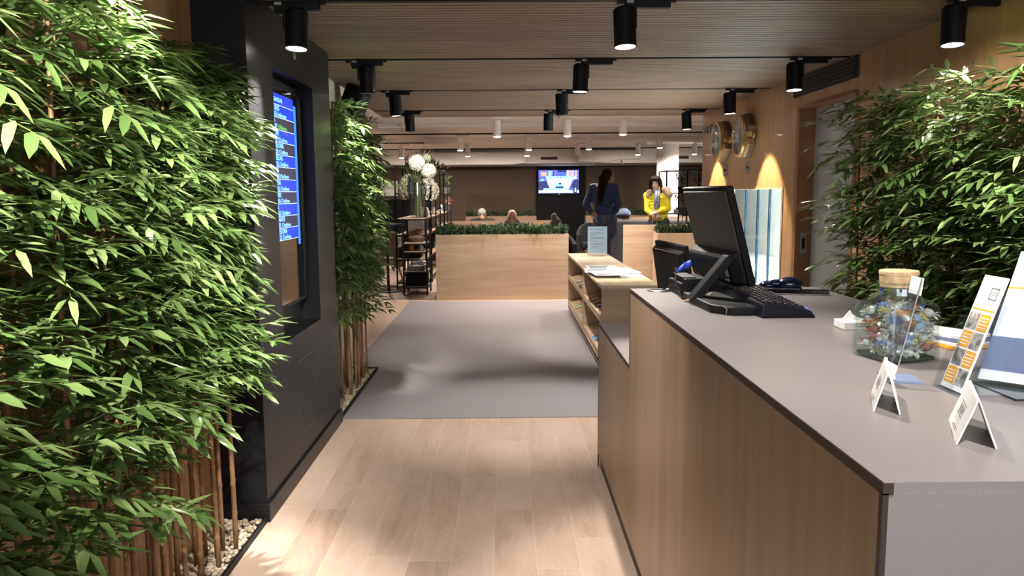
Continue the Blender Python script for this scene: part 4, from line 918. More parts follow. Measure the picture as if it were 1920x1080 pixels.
# right-hand black open shelving in front of the column
t = thing('metal_shelving', 'open black metal shelving with plants in front of the round white column', 'shelving', (3.6, 14.6, 0))
sx0, sx1, sy0, sy1, sz = 3.03, 3.42, 14.6, 15.0, 1.83
for (px_, py_) in ((3.03, 14.6), (3.42, 14.6), (3.60, 14.45), (3.42, 15.3), (3.03, 15.3), (4.3, 14.4)): MB().box(px_-.013, px_+.013, py_-.013, py_+.013, .0, 1.84).build('post', M['black'], t)
for zz in (.25, .62, 1.03, 1.42, 1.84):
    MB().box(3.02, 3.43, 14.59, 15.31, zz-.018, zz).build('shelf', M['black'], t); MB().box(3.43, 4.31, 14.39, 14.80, zz-.018, zz).build('shelf', M['black'], t)
spiky('potted_plant', 'spiky grey-green plant on the upper shelf in front of the white column', 'plant', (3.36, 14.75, 1.421), .36, .26, 44, M['hedge'])
spiky('potted_plant', 'reddish-brown leafy plant in a grey pot on the middle shelf by the white column', 'plant', (3.33, 14.72, 1.031), .34, .26, 30, mat('brown_leaf', (.16, .10, .06), .7), None, .15)
spiky('potted_plant', 'feathery pale plant on the upper right of the open black shelving', 'plant', (3.66, 14.6, 1.421), .38, .22, 40, mat('sage_leaf', (.16, .14, .08), .7))
tag(MB().box(3.20, 3.28, 14.66, 14.72, 1.031, 1.11).build('picture_frame', M['steel']), 'small grey framed card on the middle shelf by the white column', 'picture frame')
tag(MB().box(3.66, 4.2, 14.45, 14.75, 1.421, 1.66).build('storage_box', M['blackmat']), 'large black box on the upper right of the open shelving', 'box')
for k in range(3): tag(MB().box(3.70+k*.14, 3.80+k*.14, 14.5, 14.6, 1.662, 1.80).build('ornament', mat('cream_ornament', (.6, .5, .38), .6) if k == 0 else bpy.data.materials['cream_ornament']), ('left', 'middle', 'right')[k]+' cream block on top of the large black box on the open shelving', 'ornament')

# ---------------------------------------------------------------- clocks and wall lettering
def clock(cy, cz, label, plate, name2):
    t = thing('wall_clock', label, 'clock', (WX, cy, cz))
    X = WX-.001
    r = .175
    # housing: hexagonal shell narrowing from the wall to the face
    a = MB()
    def ring(rr, xx, n=8, sy=1): return [a.v((xx, cy+rr*math.cos(2*PI*(k+.5)/n), cz+rr*math.sin(2*PI*(k+.5)/n)*1.02)) for k in range(n)]
    R_ = [ring(.205, X), ring(.205, X-.085), ring(.187, X-.125)]
    for i in range(2):
        for k in range(8): a._f([R_[i][k], R_[i][(k+1) % 8], R_[i+1][(k+1) % 8], R_[i+1][k]])
    a._f(R_[0]); a._f(R_[2][::-1]); a.build('housing', M['bronze'], t, bevel=.006)
    MB().lathe([(.188, -.0), (.190, -.03), (.178, -.055), (.163, -.055), (.163, 0)], (X-.120, cy, cz), 'X', 48).build('brass_ring', M['gold'], t, smooth=False)
    a = MB(); a.lathe([(.160, 0), (.160, -.004)], (X-.135, cy, cz), 'X', 40); a.build('dial', mat(name2+'_dial', (.55, .52, .46), .5), t)
    a = MB()
    for k in range(12):
        an = 2*PI*k/12; c = Vector((X-.1405, cy+.135*math.cos(an), cz+.135*math.sin(an))); d = Vector((0, math.cos(an), math.sin(an)))*.014; s_ = Vector((0, -math.sin(an), math.cos(an)))*.004
        a.prism([c-d-s_, c+d-s_, c+d+s_, c-d+s_], (-.001, 0, 0))
    a.build('hour_mark', M['inkdark'], t)
    a = MB(); a.prism([(X-.142, cy-.006, cz), (X-.142, cy+.006, cz), (X-.142, cy+.045, cz+.075), (X-.142, cy+.037, cz+.078)], (-.002, 0, 0)); a.prism([(X-.145, cy-.004, cz-.01), (X-.145, cy+.004, cz-.01), (X-.145, cy-.02, cz+.12), (X-.145, cy-.026, cz+.12)], (-.0015, 0, 0)); a.lathe([(.010, 0), (.010, -.008)], (X-.140, cy, cz), 'X', 12); a.build('hand', M['inkdark'], t)
    a = MB(); a.lathe([(.163, 0), (.158, -.018), (.135, -.035), (.09, -.048), (.03, -.053), (.002, -.0535)], (X-.168, cy, cz), 'X', 40); a.build('glass_dome', M['acrylic'], t, smooth=True)
    # side bracket and knob on the camera side
    a = MB(); a.box(X-.12, X-.04, cy-.225, cy-.18, cz-.02, cz+.028); a.build('side_bracket', M['gold'], t, bevel=.004)
    a = MB(); a.ball((X-.045, cy-.225, cz+.0), (.034, .026, .034), 14); a.build('knob', M['gold'], t, smooth=True)
    a = MB()
    for k in range(4): a.box(X-.12+k*.02, X-.108+k*.02, cy-.212, cy-.17, cz-.085, cz-.035)
    a.build('vent_ribs', M['gold'], t, bevel=.002)
    p = thing('clock_plate', 'small steel city plate under the '+name2+' clock', 'sign', (WX, cy-.03, cz-.30))
    MB().box(X-.008, X, cy-.09, cy+.05, cz-.335, cz-.225).build('plate', M['steel'], p, bevel=.002)
    t.scale = (.58, 1, 1)
    textmesh('city_name', plate, .032, M['inkdark'], p, axes((X-.009, cy+.035, cz-.29), (0, -1, 0), (0, 0, 1)), .0005, .11)
clock(7.70, 1.925, 'round bronze wall clock farther from the camera, by the wall lettering', 'MADRID', 'farther')
clock(6.98, 1.925, 'round bronze wall clock nearer the camera, above the low window', 'MEXICO', 'nearer')
lt = thing('wall_lettering', 'grey metal letters on the wooden wall left of the clocks', 'lettering', (WX, 8.3, 2.05))
for k, (ch, yy) in enumerate(zip('IBERIA', (8.545, 8.50, 8.40, 8.30, 8.20, 8.15))):
    textmesh('letter', ch, .125, M['steel'], lt, axes((WX-.012, yy, 2.05), (0, -1, 0), (0, 0, 1)), .010)
# speaker
S_ = thing('loudspeaker', 'black wedge-shaped loudspeaker on a white bracket beside the pillar', 'loudspeaker', (-1.28, 6.1, 2.15))
a = MB(); a.T = Matrix.Translation((-1.15, 6.05, 2.135)) @ Matrix.Rotation(-.30, 4, 'Z') @ Matrix.Rotation(.42, 4, 'Y')
a.prism([(-.09, -.075, -.055), (.05, -.10, -.10), (.075, -.07, -.10), (.075, .07, -.10), (.05, .10, -.10), (-.09, .075, -.055)], (0, 0, .19)); a.build('cabinet', M['black'], S_, bevel=.014)
a = MB(); a.T = Matrix.Translation((-1.15, 6.05, 2.135)) @ Matrix.Rotation(-.30, 4, 'Z') @ Matrix.Rotation(.42, 4, 'Y'); a.box(.0, .03, -.1035, -.088, -.012, .028); a.build('badge', mat('badge', (.18, .18, .18), .5), S_)
MB().tube([(-1.281, 6.1, 2.18), (-1.22, 6.1, 2.19), (-1.19, 6.08, 2.16)], .012, 8).lathe([(.03, 0), (.03, .01)], (-1.281, 6.1, 2.18), 'X', 16).build('bracket', M['white'], S_)

# ---------------------------------------------------------------- lamps
def track_light(cx, nx, y, side, aim, power, label, r=.049, z0=2.237, z1=2.066, angle=60, blend=.7, col=None):
    t = thing('track_spotlight', label, 'spotlight', (nx, y, CZ), 'black track spotlights on the wooden ceiling')
    ax0 = nx-.045
    MB().box(ax0, ax0+.20, y-.016, y+.016, CZ-.036, CZ-.002).box(ax0-.035, ax0, y-.012, y+.012, CZ-.014, CZ-.002).box(ax0+.20, ax0+.225, y-.012, y+.012, CZ-.012, CZ-.002).build('track_adapter', M['black'], t, bevel=.002)
    MB().box(ax0+.006, ax0+.036, y-.0175, y-.0155, CZ-.016, CZ-.004).build('rating_label', mat('rating', (.35, .35, .35), .5) if 'rating' not in bpy.data.materials else bpy.data.materials['rating'], t)
    MB().box(ax0+.005, ax0+.05, y-.014, y+.014, CZ-.052, CZ-.036).tube([(nx, y, CZ-.04), (nx, y, 2.15)], .009, 10).build('arm', M['black'], t)
    c = Vector((cx, y, (z0+z1)/2)); D_ = (Vector(aim)-c).normalized(); tilt = Vector((0, 0, -1)).slerp(D_, .22) if D_.z < -.2 else Vector((0, 0, -1))
    q = Vector((0, 0, -1)).rotation_difference(tilt).to_matrix().to_4x4(); a = MB(); a.T = Matrix.Translation(c) @ q; hh = (z0-z1)/2
    a.lathe([(r*.85, hh), (r, hh-.010), (r, -hh), (r-.004, -hh), (r-.004, -hh+.008)], (0, 0, 0), 'Z', 32); a.build('lamp_body', M['black'], t, smooth=False)
    a = MB(); a.T = Matrix.Translation(c) @ q; a.lathe([(r-.0045, -hh+.0065), (r-.0045, -hh+.0025)], (0, 0, 0), 'Z', 28); a.build('lamp_lens', M['glow'], t)
    p = c+tilt*(hh+.006)
    spot('track_light_beam', p, aim, power, angle, blend, col or NEUT, .02)
names3 = ('leftmost', 'middle', 'rightmost')
TL = [(3.50, ((-.915, -.965), (.530, .575), (1.985, 2.035))), (4.99, ((-.87, -.925), (.478, .525), (1.836, 1.888))), (6.43, ((-.90, -.935), (.460, .505), (1.842, 1.885))), (7.98, ((-.975, -1.02), (.438, .480), (1.850, 1.880)))]
aims = {(0, 0): ((-1.10, 2.9, 1.1), 150), (0, 1): ((.7, 2.9, .9), 85), (0, 2): ((1.9, 3.2, 1.5), 60), (1, 0): ((-1.12, 5.45, 1.2), 110), (1, 1): ((.1, 4.9, 0), 85), (1, 2): ((1.9, 4.4, .5), 22),
        (2, 0): ((-.4, 7.0, 0), 40), (2, 1): ((.85, 6.9, .7), 75), (2, 2): ((2.06, 6.40, 1.2), 70), (3, 0): ((-.7, 9.3, .0), 22), (3, 1): ((.3, 9.2, .0), 26), (3, 2): ((2.07, 7.98, 1.2), 70)}
rown = ('the row nearest the camera', 'the second row from the camera', 'the third row from the camera', 'the farthest row, by the ceiling edge')
for r_, (yy, xs) in enumerate(TL):
    tag(MB().box(-1.27 if yy < 6.3 else -1.33, WX-.002, yy-.012, yy+.012, CZ-.002, CZ+.028).build('ceiling_track', M['black']), ('nearest', 'second', 'third', 'farthest')[r_]+' black lighting track set in the slatted wooden ceiling', 'lighting track', 'ceiling tracks')
    for c_, (cx, nx) in enumerate(xs):
        aim, pw = aims[(r_, c_)]; wash = r_ >= 2 and c_ == 2; track_light(cx, nx, yy, 0, aim, pw, names3[c_]+' black spotlight in '+rown[r_], angle=66 if wash else 60, blend=.35 if wash else .7, col=(1, .80, .50) if wash else None)
# lamps of the rows above and behind the camera (same ceiling tracks)
spot('track_light_beam', (-.85, 2.02, 2.09), (-1.3, 2.15, 1.35), 100, 60, .7, NEUT, .03)
spot('track_light_beam', (.50, 2.02, 2.09), (.75, 1.7, .9), 42, 75, .8, NEUT, .03)
spot('track_light_beam', (-.2, 2.02, 2.09), (-.1, 3.2, 0), 60, 95, .8, NEUT, .03)
spot('track_light_beam', (1.45, 2.02, 2.09), (2.0, 3.1, 1.4), 130, 62, .7, NEUT, .03)
spot('track_light_beam', (-.45, .6, 2.09), (-1.2, 2.0, 1.25), 230, 52, .7, NEUT, .03)
spot('track_light_beam', (-.20, 1.9, 2.09), (-1.15, 2.9, 1.1), 120, 50, .7, NEUT, .03)
spot('track_light_beam', (.6, .6, 2.09), (.85, 1.1, .9), 45, 75, .8, NEUT, .03)
# lounge lamps: white cylinders
def lounge_lamp(cx, y, zb, label, on=True, power=85, ay=-.05):
    t = thing('ceiling_lamp', label, 'ceiling lamp', (cx, y, 2.42), 'white cylinder lamps on the lounge ceiling')
    MB().box(cx-.06, cx+.16, y-.018, y+.018, 2.385, 2.419).build('adapter', M['white'], t, bevel=.002)
    MB().lathe([(.046, 0), (.05, -.008), (.05, zb-2.37), (.045, zb-2.37)], (cx, y, 2.37), 'Z', 24).tube([(cx, y, 2.365), (cx, y, 2.39)], .012, 8).build('lamp_body', M['white'], t)
    MB().ball((cx, y, zb-.001), (.045, .045, .012), 16).build('lamp_lens', M['glow'] if on else M['white'], t)
    if on: spot('ceiling_lamp_beam', (cx, y, zb-.02), (cx, y+ay, 0), power, 125, .5, (1, .88, .77), .045)
def pxw(px, py, y):
    fwd = fw+r2*((px-960)/1440)-u2*((py-540)/1440); k = y/fwd.y; return fwd*k+Vector((0, 0, H))
for (px, py, yy, lab, on) in ((932, 256, 10.1, 'left of the three nearest white lamps, above the long planter', 1), (1064, 255, 10.1, 'middle of the three nearest white lamps', 1), (1168, 252, 10.1, 'right of the three nearest white lamps', 1),
        (863, 282, 13.2, 'white lamp left of centre in the second lounge row', 1), (992, 281, 13.2, 'white lamp in the second lounge row, left of the television', 1), (1104, 280, 13.2, 'white lamp in the second lounge row, right of the television', 1), (1237, 277, 13.2, 'white lamp in the second lounge row, before the round column', 1),
        (877, 293, 15.2, 'white lamp in the third lounge row, above the air duct', 1), (988, 292, 15.2, 'white lamp in the third lounge row, just left of the television', 1), (1083, 291, 15.2, 'unlit white lamp in the third lounge row', 0), (1196, 290, 15.2, 'white lamp in the third lounge row, left of the round column', 1), (1302, 289, 15.2, 'white lamp in the third lounge row, right of the round column', 1),
        (711, 279, 13.2, 'white lamp over the bamboo at the left, in the second lounge row', 1), (753, 296, 15.6, 'white lamp above the bouquet, at the left of the third lounge row', 1)):
    p = pxw(px, py, yy); lounge_lamp(p.x, yy, p.z, lab, on, 150 if yy > 15 else 25 if px == 1237 else 95, 1.5 if yy > 15 else -.05)
spot('column_lamp_beam', (3.35, 15.3, 2.36), (3.38, 16.0, .9), 60, 70, .6, NEUT, .04)
spot('woman_lamp_beam', (2.1, 11.3, 2.33), (2.6, 13.3, 1.15), 60, 30, .6, NEUT, .04)
spot('bouquet_fill', (-1.0, 9.7, 2.36), (-1.3, 11.1, 1.5), 70, 60, .6, NEUT, .04)  # no lamp body here: spot added to brighten the underlit bouquet
spot('wall_panel_beam', (-3.0, 18.7, 2.36), (-3.1, 19.4, 1.6), 30, 60, .6, NEUT, .04)
# ceiling bits
for i, (px, py, yy, lab) in enumerate(((750, 245, 11, 'small square white detector on the lounge ceiling at the left'), (1077, 217, 9.0, 'small white sprinkler just behind the wooden ceiling edge'), (1048, 231, 10.0, 'small white sprinkler between the first two white lamps'))):
    p = pxw(px, py, yy); d_ = thing('sprinkler' if i else 'detector', lab, 'ceiling fitting', (p.x, yy, 2.42))
    MB().lathe([(.035, 0), (.035, -.01)], (p.x, yy, 2.419), 'Z', 16).build('plate', M['white'], d_); MB().tube([(p.x, yy, 2.41), (p.x, yy, 2.385)], .006, 8).lathe([(.018, 0), (.018, .003)], (p.x, yy, 2.380), 'Z', 12).build('nozzle', M['steel'], d_)

# ---------------------------------------------------------------- bamboo
def leaf(mb, p, d, up_, l, w_, droop):
    d = d.normalized(); s_ = d.cross(up_)
    if s_.length < .01: s_ = d.orthogonal()
    s_.normalize(); n = s_.cross(d).normalized(); bm = mb.bm
    c = [p, p+d*l*.3+n*l*.03, p+d*l*.68-n*l*droop*.4, p+d*l-n*l*droop]
    L1, R1 = c[1]+s_*w_*.5+n*w_*.12, c[1]-s_*w_*.5+n*w_*.12; L2, R2 = c[2]+s_*w_*.40+n*w_*.10, c[2]-s_*w_*.40+n*w_*.10
    V_ = [bm.verts.new(x) for x in (*c, L1, R1, L2, R2)]
    for f in ((0, 5, 1), (0, 1, 4), (1, 5, 7, 2), (1, 2, 6, 4), (2, 7, 3), (2, 3, 6)):
        fc = bm.faces.new([V_[i] for i in f]); fc.smooth = True
def bamboo_proto(seed, hgt, nb, label, group, spread=105, Lmax=.30, rmin=.30, xlim=None):
    r = random.Random(seed); t = thing('bamboo_plant', label, 'bamboo', (0, 0, 0), group, world=False)
    a = MB(); lean = Vector((r.uniform(-.02, .05), r.uniform(-.05, .05), 0)); pts = [Vector((0, 0, 0.0))+lean*(k/10)**2+Vector((0, 0, hgt*k/10)) for k in range(11)]
    # nodes every 14 cm
    P_, Rr = [], []; z = 0; rr0 = r.uniform(.0085, .0115)
    while z < hgt-.1:
        f = z/hgt; base = rr0*(1-.55*f)
        for dz, k in ((0, 1.0), (.125, 1.0), (.132, 1.22), (.139, 1.0)):
            zz = min(z+dz, hgt); ff = zz/hgt; P_.append(lean*ff*ff+Vector((0, 0, zz))); Rr.append(base*k)
        z += .14
    a.tube(P_, Rr, 8); 
    a2 = [(.03, .02)]
    a.build('cane', M['cane'], t, world=False, smooth=True)
    lf = MB(); tw = MB()
    for b in range(nb):
        f = rmin+(1.0-rmin)*((b+r.random())/nb)**.85; z = f*hgt; an = math.radians(r.uniform(-spread, spread)); ln = r.uniform(.45, 1)*Lmax*(1.0 if f < .85 else 1.25-.5*(f-.85)/.15)
        d = Vector((math.cos(an), math.sin(an), r.uniform(.0, .8))).normalized(); o = lean*f*f+Vector((0, 0, z)); n = 6; pts = [o]; dd = d.copy()
        for k in range(n): dd = (dd+Vector((0, 0, -.10))).normalized(); pts.append(pts[-1]+dd*ln/n)
        tw.tube([pts[0], pts[3], pts[6]], [.0022, .0018, .001], 4, False)
        for k in range(1, n+1):
            p = pts[k]; dl = (pts[k]-pts[k-1]).normalized(); side = dl.cross(Vector((0, 0, 1))).normalized()
            for sg in (-1, 1):
                if r.random() < (.6 if k < 3 else .22): continue
                ld = (dl*r.uniform(.5, 1.1)+side*sg*r.uniform(.5, 1.0)+Vector((0, 0, r.uniform(-.40, .35))))
                leaf(lf, p, ld, Vector((r.uniform(-.3, .3), r.uniform(-.3, .3), 1)), r.uniform(.070, .108), r.uniform(.019, .026), r.uniform(.03, .22))
            if k == n: leaf(lf, p, dl+Vector((0, 0, r.uniform(-.4, .1))), Vector((0, 0, 1)), r.uniform(.08, .11), .018, .1)
    for q in (lf, tw):
        for v in q.bm.verts: v.co.x = max(v.co.x, -.035)
    tm_ = bpy.data.meshes.new('t'); tw.bm.to_mesh(tm_); tw.bm.free(); nf = len(lf.bm.faces); lf.bm.from_mesh(tm_); bpy.data.meshes.remove(tm_); lf.bm.faces.ensure_lookup_table()
    for k in range(nf, len(lf.bm.faces)): lf.bm.faces[k].material_index = 1
    lf.build('foliage', [M['leafA'], M['twig']], t, world=False, fixn=False)
    return t
def bed(label, x0, x1, y0, y1, npeb, seed, zs=.004):
    t = thing('pebble_bed', label, 'planting bed', ((x0+x1)/2, (y0+y1)/2, 0))
    MB().box(x0, x1, y0, y1, .0005, .010).build('soil', M['soil'], t)
    r = random.Random(seed); a = MB()
    for k in range(npeb):
        rr = r.uniform(.006, .0125); a.ball((r.uniform(x0+rr, x1-rr), r.uniform(y0+rr, y1-rr), .010+rr*.5+r.random()*.008), (rr*r.uniform(.9, 1.3), rr, rr*.75), 6, Matrix.Rotation(r.uniform(0, 3), 3, 'Z'))
    o = a.build('pebbles', M['pebble'], t, smooth=True); o['kind'] = 'stuff'
    return t
def plant_row(protos, spots, labels, base_rz):
    r = random.Random(11); used = set()
    for i, (x, y) in enumerate(spots):
        k = i % len(protos); o = protos[k]
        if k in used: o = copytree(o)
        used.add(k); o.location = (x, y, .012); o.rotation_euler = (0, 0, base_rz+r.uniform(-.15, .15)); s_ = r.uniform(.95, 1.04); o.scale = (1, 1, s_)
        o['label'] = labels(x, y)[0]; o['group'] = labels(x, y)[1]
bed1 = bed('narrow bed of beige pebbles under the nearest bamboo row, left of the wooden floor', -1.278, -1.072, .8, 3.232, 2600, 1)
tag(MB().box(-1.072, -1.062, .8, 3.236, .0005, .028).build('bed_edging', M['black']), 'thin black edging of the pebble bed nearest the camera', 'edging')
bed2 = bed('narrow bed of beige pebbles beyond the black pillar', -1.278, -1.072, 4.756, 6.16, 1500, 2)
tag(MB().box(-1.072, -1.062, 4.756, 6.17, .0005, .028).build('bed_edging', M['black']), 'thin black edging of the pebble bed beyond the pillar', 'edging')
tag(MB().box(-1.28, -1.0725, 6.161, 6.17, .0005, .028).build('bed_end_edging', M['black']), 'short black end strip closing the pebble bed beyond the pillar', 'edging')
bed3 = bed('pebble bed under the bamboo along the right wooden wall', 1.80, 2.17, 1.8, 4.5, 900, 3)
def sample(n, x0, x1, y0, y1, seed, dmin):
    r = random.Random(seed); out = []; tries = 0
    while len(out) < n and tries < 20000:
        tries += 1; p = (r.uniform(x0, x1), r.uniform(y0, y1))
        if all((p[0]-q[0])**2+(p[1]-q[1])**2 > dmin*dmin for q in out): out.append(p)
    return out
la = 'artificial bamboo in the nearest pebble bed, left of the black pillar'
near = [bamboo_proto(100+k, 1.95, 38, la, la, 95, .24, .24) for k in range(4)]
far = [bamboo_proto(120+k, 1.86, 33, la, la, 90, .21, .36) for k in range(4)]
plant_row(near, sample(17, -1.20, -1.10, 1.15, 2.25, 5, .055), lambda x, y: ('artificial bamboo in the nearest pebble bed, in its half nearer the camera', 'bamboo in the near half of the nearest bed'), 0)
plant_row(far, sample(19, -1.20, -1.10, 2.27, 3.06, 5, .05), lambda x, y: ('artificial bamboo in the nearest pebble bed, in its half beside the black pillar', 'bamboo beside the black pillar'), 0)
lb = 'artificial bamboo with brown cane in the pebble bed beyond the black pillar'
pB = [bamboo_proto(200+k, 1.93, 34, lb, lb, 90, .24, .30) for k in range(4)]
plant_row(pB, sample(20, -1.205, -1.095, 4.95, 6.02, 6, .05), lambda x, y: (lb, 'bamboo beyond the pillar'), 0)
lc = 'artificial bamboo along the right wooden wall behind the counter'
pC = [bamboo_proto(300+k, 1.86, 38, lc, lc, 90, .27, .22) for k in range(4)]
plant_row(pC, sample(32, 1.90, 2.10, 2.1, 4.30, 8, .075), lambda x, y: ((lc+', nearer the camera', 'near bamboo on the right') if y < 3.3 else (lc+', beside the doorway', 'bamboo beside the doorway')), PI)

# ---------------------------------------------------------------- people
def hand(mb, wrist, d, palm_n, s_=1.0, curl=.35, thumb=1):
    w_ = Vector(wrist); d = Vector(d).normalized(); n = Vector(palm_n); n = (n-d*n.dot(d)).normalized(); sd = d.cross(n).normalized()*thumb
    R = Matrix((sd, n, d)).transposed()
    mb.ball(w_+d*.045*s_, (.040*s_, .017*s_, .052*s_), 12, R)
    for k, (o, ln) in enumerate(((-.027, .062), (-.009, .075), (.010, .080), (.027, .072))):
        p0 = w_+d*.085*s_+sd*o*s_; p1 = p0+(d+n*curl*.5).normalized()*ln*.45*s_; p2 = p1+(d+n*curl*1.6).normalized()*ln*.55*s_
        mb.cap(p0, p1, .0088*s_, .0085*s_, 8); mb.cap(p1, p2, .0085*s_, .007*s_, 8)
    t0 = w_+d*.025*s_+sd*.034*s_; t1 = t0+(d*.6+sd*.8+n*.2).normalized()*.034*s_; mb.cap(t0, t1, .0105*s_, .010*s_, 8); mb.cap(t1, t1+(d+sd*.2+n*.4).normalized()*.03*s_, .0098*s_, .0078*s_, 8)
def head(mb, c, f, tilt_up=(0, 0, 1), s_=1.0):
    """c head centre, f facing"""
    c = Vector(c); f = Vector(f).normalized(); u = Vector(tilt_up).normalized(); f = (f-u*f.dot(u)).normalized(); sd = f.cross(u); R = Matrix((sd, f, u)).transposed()
    mb.ball(c+u*.022*s_, (.074*s_, .092*s_, .092*s_), 16, R); mb.ball(c-u*.05*s_+f*.022*s_, (.056*s_, .066*s_, .066*s_), 14, R)
    mb.ball(c-u*.098*s_+f*.055*s_, (.026*s_, .024*s_, .018*s_), 10, R)
    mb.cap(c+u*.01*s_+f*.088*s_, c-u*.03*s_+f*.105*s_, .010*s_, .015*s_, 8); 
    for sg in (-1, 1): mb.ball(c+sd*sg*.076*s_-u*.005*s_-f*.004, (.010*s_, .018*s_, .030*s_), 8, R)
    mb.ball(c-u*.062*s_+f*.088*s_, (.024*s_, .010*s_, .009*s_), 8, R)
    return c, f, u, sd
def face_parts(t, c, f, u, sd, lip, s_=1.0, brow=(.03, .02, .015)):
    a = MB()
    for sg in (-1, 1): a.ball(c+sd*sg*.031*s_+f*.087*s_+u*.008*s_, .0105*s_, 8)
    a.build('eyes', mat('eye_dark', (.03, .02, .018), .2) if 'eye_dark' not in bpy.data.materials else bpy.data.materials['eye_dark'], t)
    a = MB()
    for sg in (-1, 1): a.cap(c+sd*sg*.018*s_+f*.092*s_+u*.027*s_, c+sd*sg*.047*s_+f*.080*s_+u*.027*s_, .0035*s_, .0028*s_, 6)
    a.build('eyebrows', mat('brow%.2f' % brow[0], brow, .8), t)
    MB().cap(c+sd*-.018*s_+f*.094*s_-u*.060*s_, c+sd*.018*s_+f*.094*s_-u*.060*s_, .006*s_, .006*s_, 6).build('lips', mat('lip%.2f' % lip[0], lip, .5), t)
# --- standing man seen from behind
my = 12.5; dy = .02
Mn = thing('person', 'standing man with long dreadlocks seen from behind, hands on hips, blue sweater and jeans', 'person', (1.60, my, .006))
f = Vector((.50, .87, 0)); side = Vector((.87, -.50, 0)); hipc = Vector((1.60, my, 1.00)); shc = Vector((1.575, my+.02, 1.50))
lsh, rsh = shc-side*.185, shc+side*.185; lel, rel = Vector((1.285, my-.02, 1.24)), Vector((1.785, my-.20, 1.25)); lwr, rwr = Vector((1.375, my-.08, 1.115)), Vector((1.765, my-.06, 1.115))
hc = Vector((1.665, my+.05, 1.685))
b = MB(); head(b, hc, (1, .25, -.30), (.18, .02, 1)); b.cap(shc+Vector((.02, 0, .03)), hc-Vector((.01, 0, .06)), .058, .055)
b.cap(shc-Vector((0, 0, .06)), hipc+Vector((0, 0, .10)), .125, .11); b.cap(lsh, rsh, .06, .06); b.cap(hipc-side*.07, hipc+side*.07, .115, .115)
for (s0, e0, w0) in ((lsh, lel, lwr), (rsh, rel, rwr)): b.cap(s0, e0, .046, .038); b.cap(e0, w0, .038, .027)
hand(b, lwr, (.75, -.1, -.5), (0, .9, 0), 1, .5, -1); hand(b, rwr, (-.75, -.1, -.4), (0, .9, 0), 1, .5, 1)
feet = []
for sg, fx in ((-1, 0), (1, 0)):
    hp = hipc+side*sg*.095-Vector((0, 0, .05)); kn = hp+f*(.03+.05*(sg > 0))+Vector((.01, 0, -.43)); an_ = Vector((kn.x+.00, kn.y-.02, .09)); b.cap(hp, kn, .080, .055); b.cap(kn, an_, .052, .036); b.cap(an_-Vector((0, 0, .05)), an_+f*.14-Vector((0, 0, .055)), .034, .026); feet.append((hp, kn, an_))
b.build('body', M['skin2'], Mn, remesh=.009)
c_, f_, u_, s2_ = Vector(hc), Vector((1, .25, -.30)).normalized(), Vector((.18, .02, 1)).normalized(), None
f_ = (f_-u_*f_.dot(u_)).normalized(); s2_ = f_.cross(u_); face_parts(Mn, c_, f_, u_, s2_, (.20, .09, .07))
b = MB(); b.cap(shc-Vector((0, 0, .05)), hipc+Vector((-.01, 0, .14)), .155, .155); b.cap(shc-side*.07+Vector((0, 0, -.13)), shc+side*.07+Vector((0, 0, -.13)), .15, .15); b.cap(lsh, rsh, .082, .082); b.tube([hipc+Vector((0, 0, .22)), hipc+Vector((0, 0, .075))], [.16, .165], 20); b.cap(shc+Vector((.01, 0, .03)), shc+Vector((.02, 0, .075)), .075, .068)
for (s0, e0, w0) in ((lsh, lel, lwr), (rsh, rel, rwr)): b.cap(s0, e0, .070, .058); b.cap(e0, e0.lerp(w0, .86), .058, .042)
b.build('sweater', M['navy'], Mn, remesh=.012)
b = MB(); b.cap(hipc-side*.075+Vector((0, 0, .0)), hipc+side*.075, .135, .135); b.tube([hipc+Vector((0, 0, .09)), hipc-Vector((0, 0, .05))], [.16, .165], 20)
for hp, kn, an_ in feet: b.cap(hp, kn, .107, .082); b.cap(kn, an_+Vector((0, 0, .0)), .082, .066)
b.build('jeans', M['denim'], Mn, remesh=.012)
b = MB()
for hp, kn, an_ in feet: b.cap(Vector((an_.x, an_.y, .045)), Vector((an_.x, an_.y, .04))+f*.15, .042, .034)
b.build('shoes', M['black'], Mn, remesh=.008)
b = MB(); b.ball(hc+Vector((-.035, -.02, .045)), (.092, .095, .092), 16)
r = random.Random(5)
for k in range(46):
    a0 = r.uniform(1.9, 5.6); st_ = hc+Vector((-.03+math.cos(a0)*.075, math.sin(a0)*.08, .05+r.uniform(-.04, .06))); end = Vector((1.50+r.uniform(-.05, .06), my-.19+r.uniform(-.02, .03), r.uniform(1.30, 1.50)))
    if k % 5 == 0: end.z = r.uniform(1.22, 1.34)
    mid = st_.lerp(end, .45)+Vector((-.03, -.03, .03)); b.tube([st_, mid, end], [.014, .013, .008], 6)
b.build('dreadlocks', M['hairbrown'], Mn, smooth=True)
# --- woman in yellow
wy = 13.3
Wn = thing('person', 'woman with dark fringe in a bright yellow padded jacket with fur hood, hands clasped', 'person', (2.60, wy, .006))
f = Vector((-.28, -.96, 0)); side = Vector((-.96, .28, 0))   # her right is image left
hipc = Vector((2.635, wy, .90)); shc = Vector((2.60, wy, 1.375)); hc = Vector((2.562, wy-.02, 1.575))
rs, ls_ = shc+side*.165, shc-side*.165; re, le = Vector((2.425, wy-.06, 1.13)), Vector((2.775, wy-.08, 1.15)); rw, lw = Vector((2.480, wy-.20, 1.075)), Vector((2.565, wy-.22, 1.10))
b = MB(); head(b, hc, (-.35, -.94, .05), (.03, 0, 1), .97); b.cap(shc+Vector((0, 0, .02)), hc-Vector((0, 0, .06)), .048, .048)
b.cap(shc-Vector((0, 0, .05)), hipc+Vector((0, 0, .10)), .105, .10); b.cap(rs, ls_, .05, .05); b.cap(hipc-side*.07, hipc+side*.07, .11, .11)
for (s0, e0, w0) in ((rs, re, rw), (ls_, le, lw)): b.cap(s0, e0, .042, .034); b.cap(e0, w0, .034, .024)
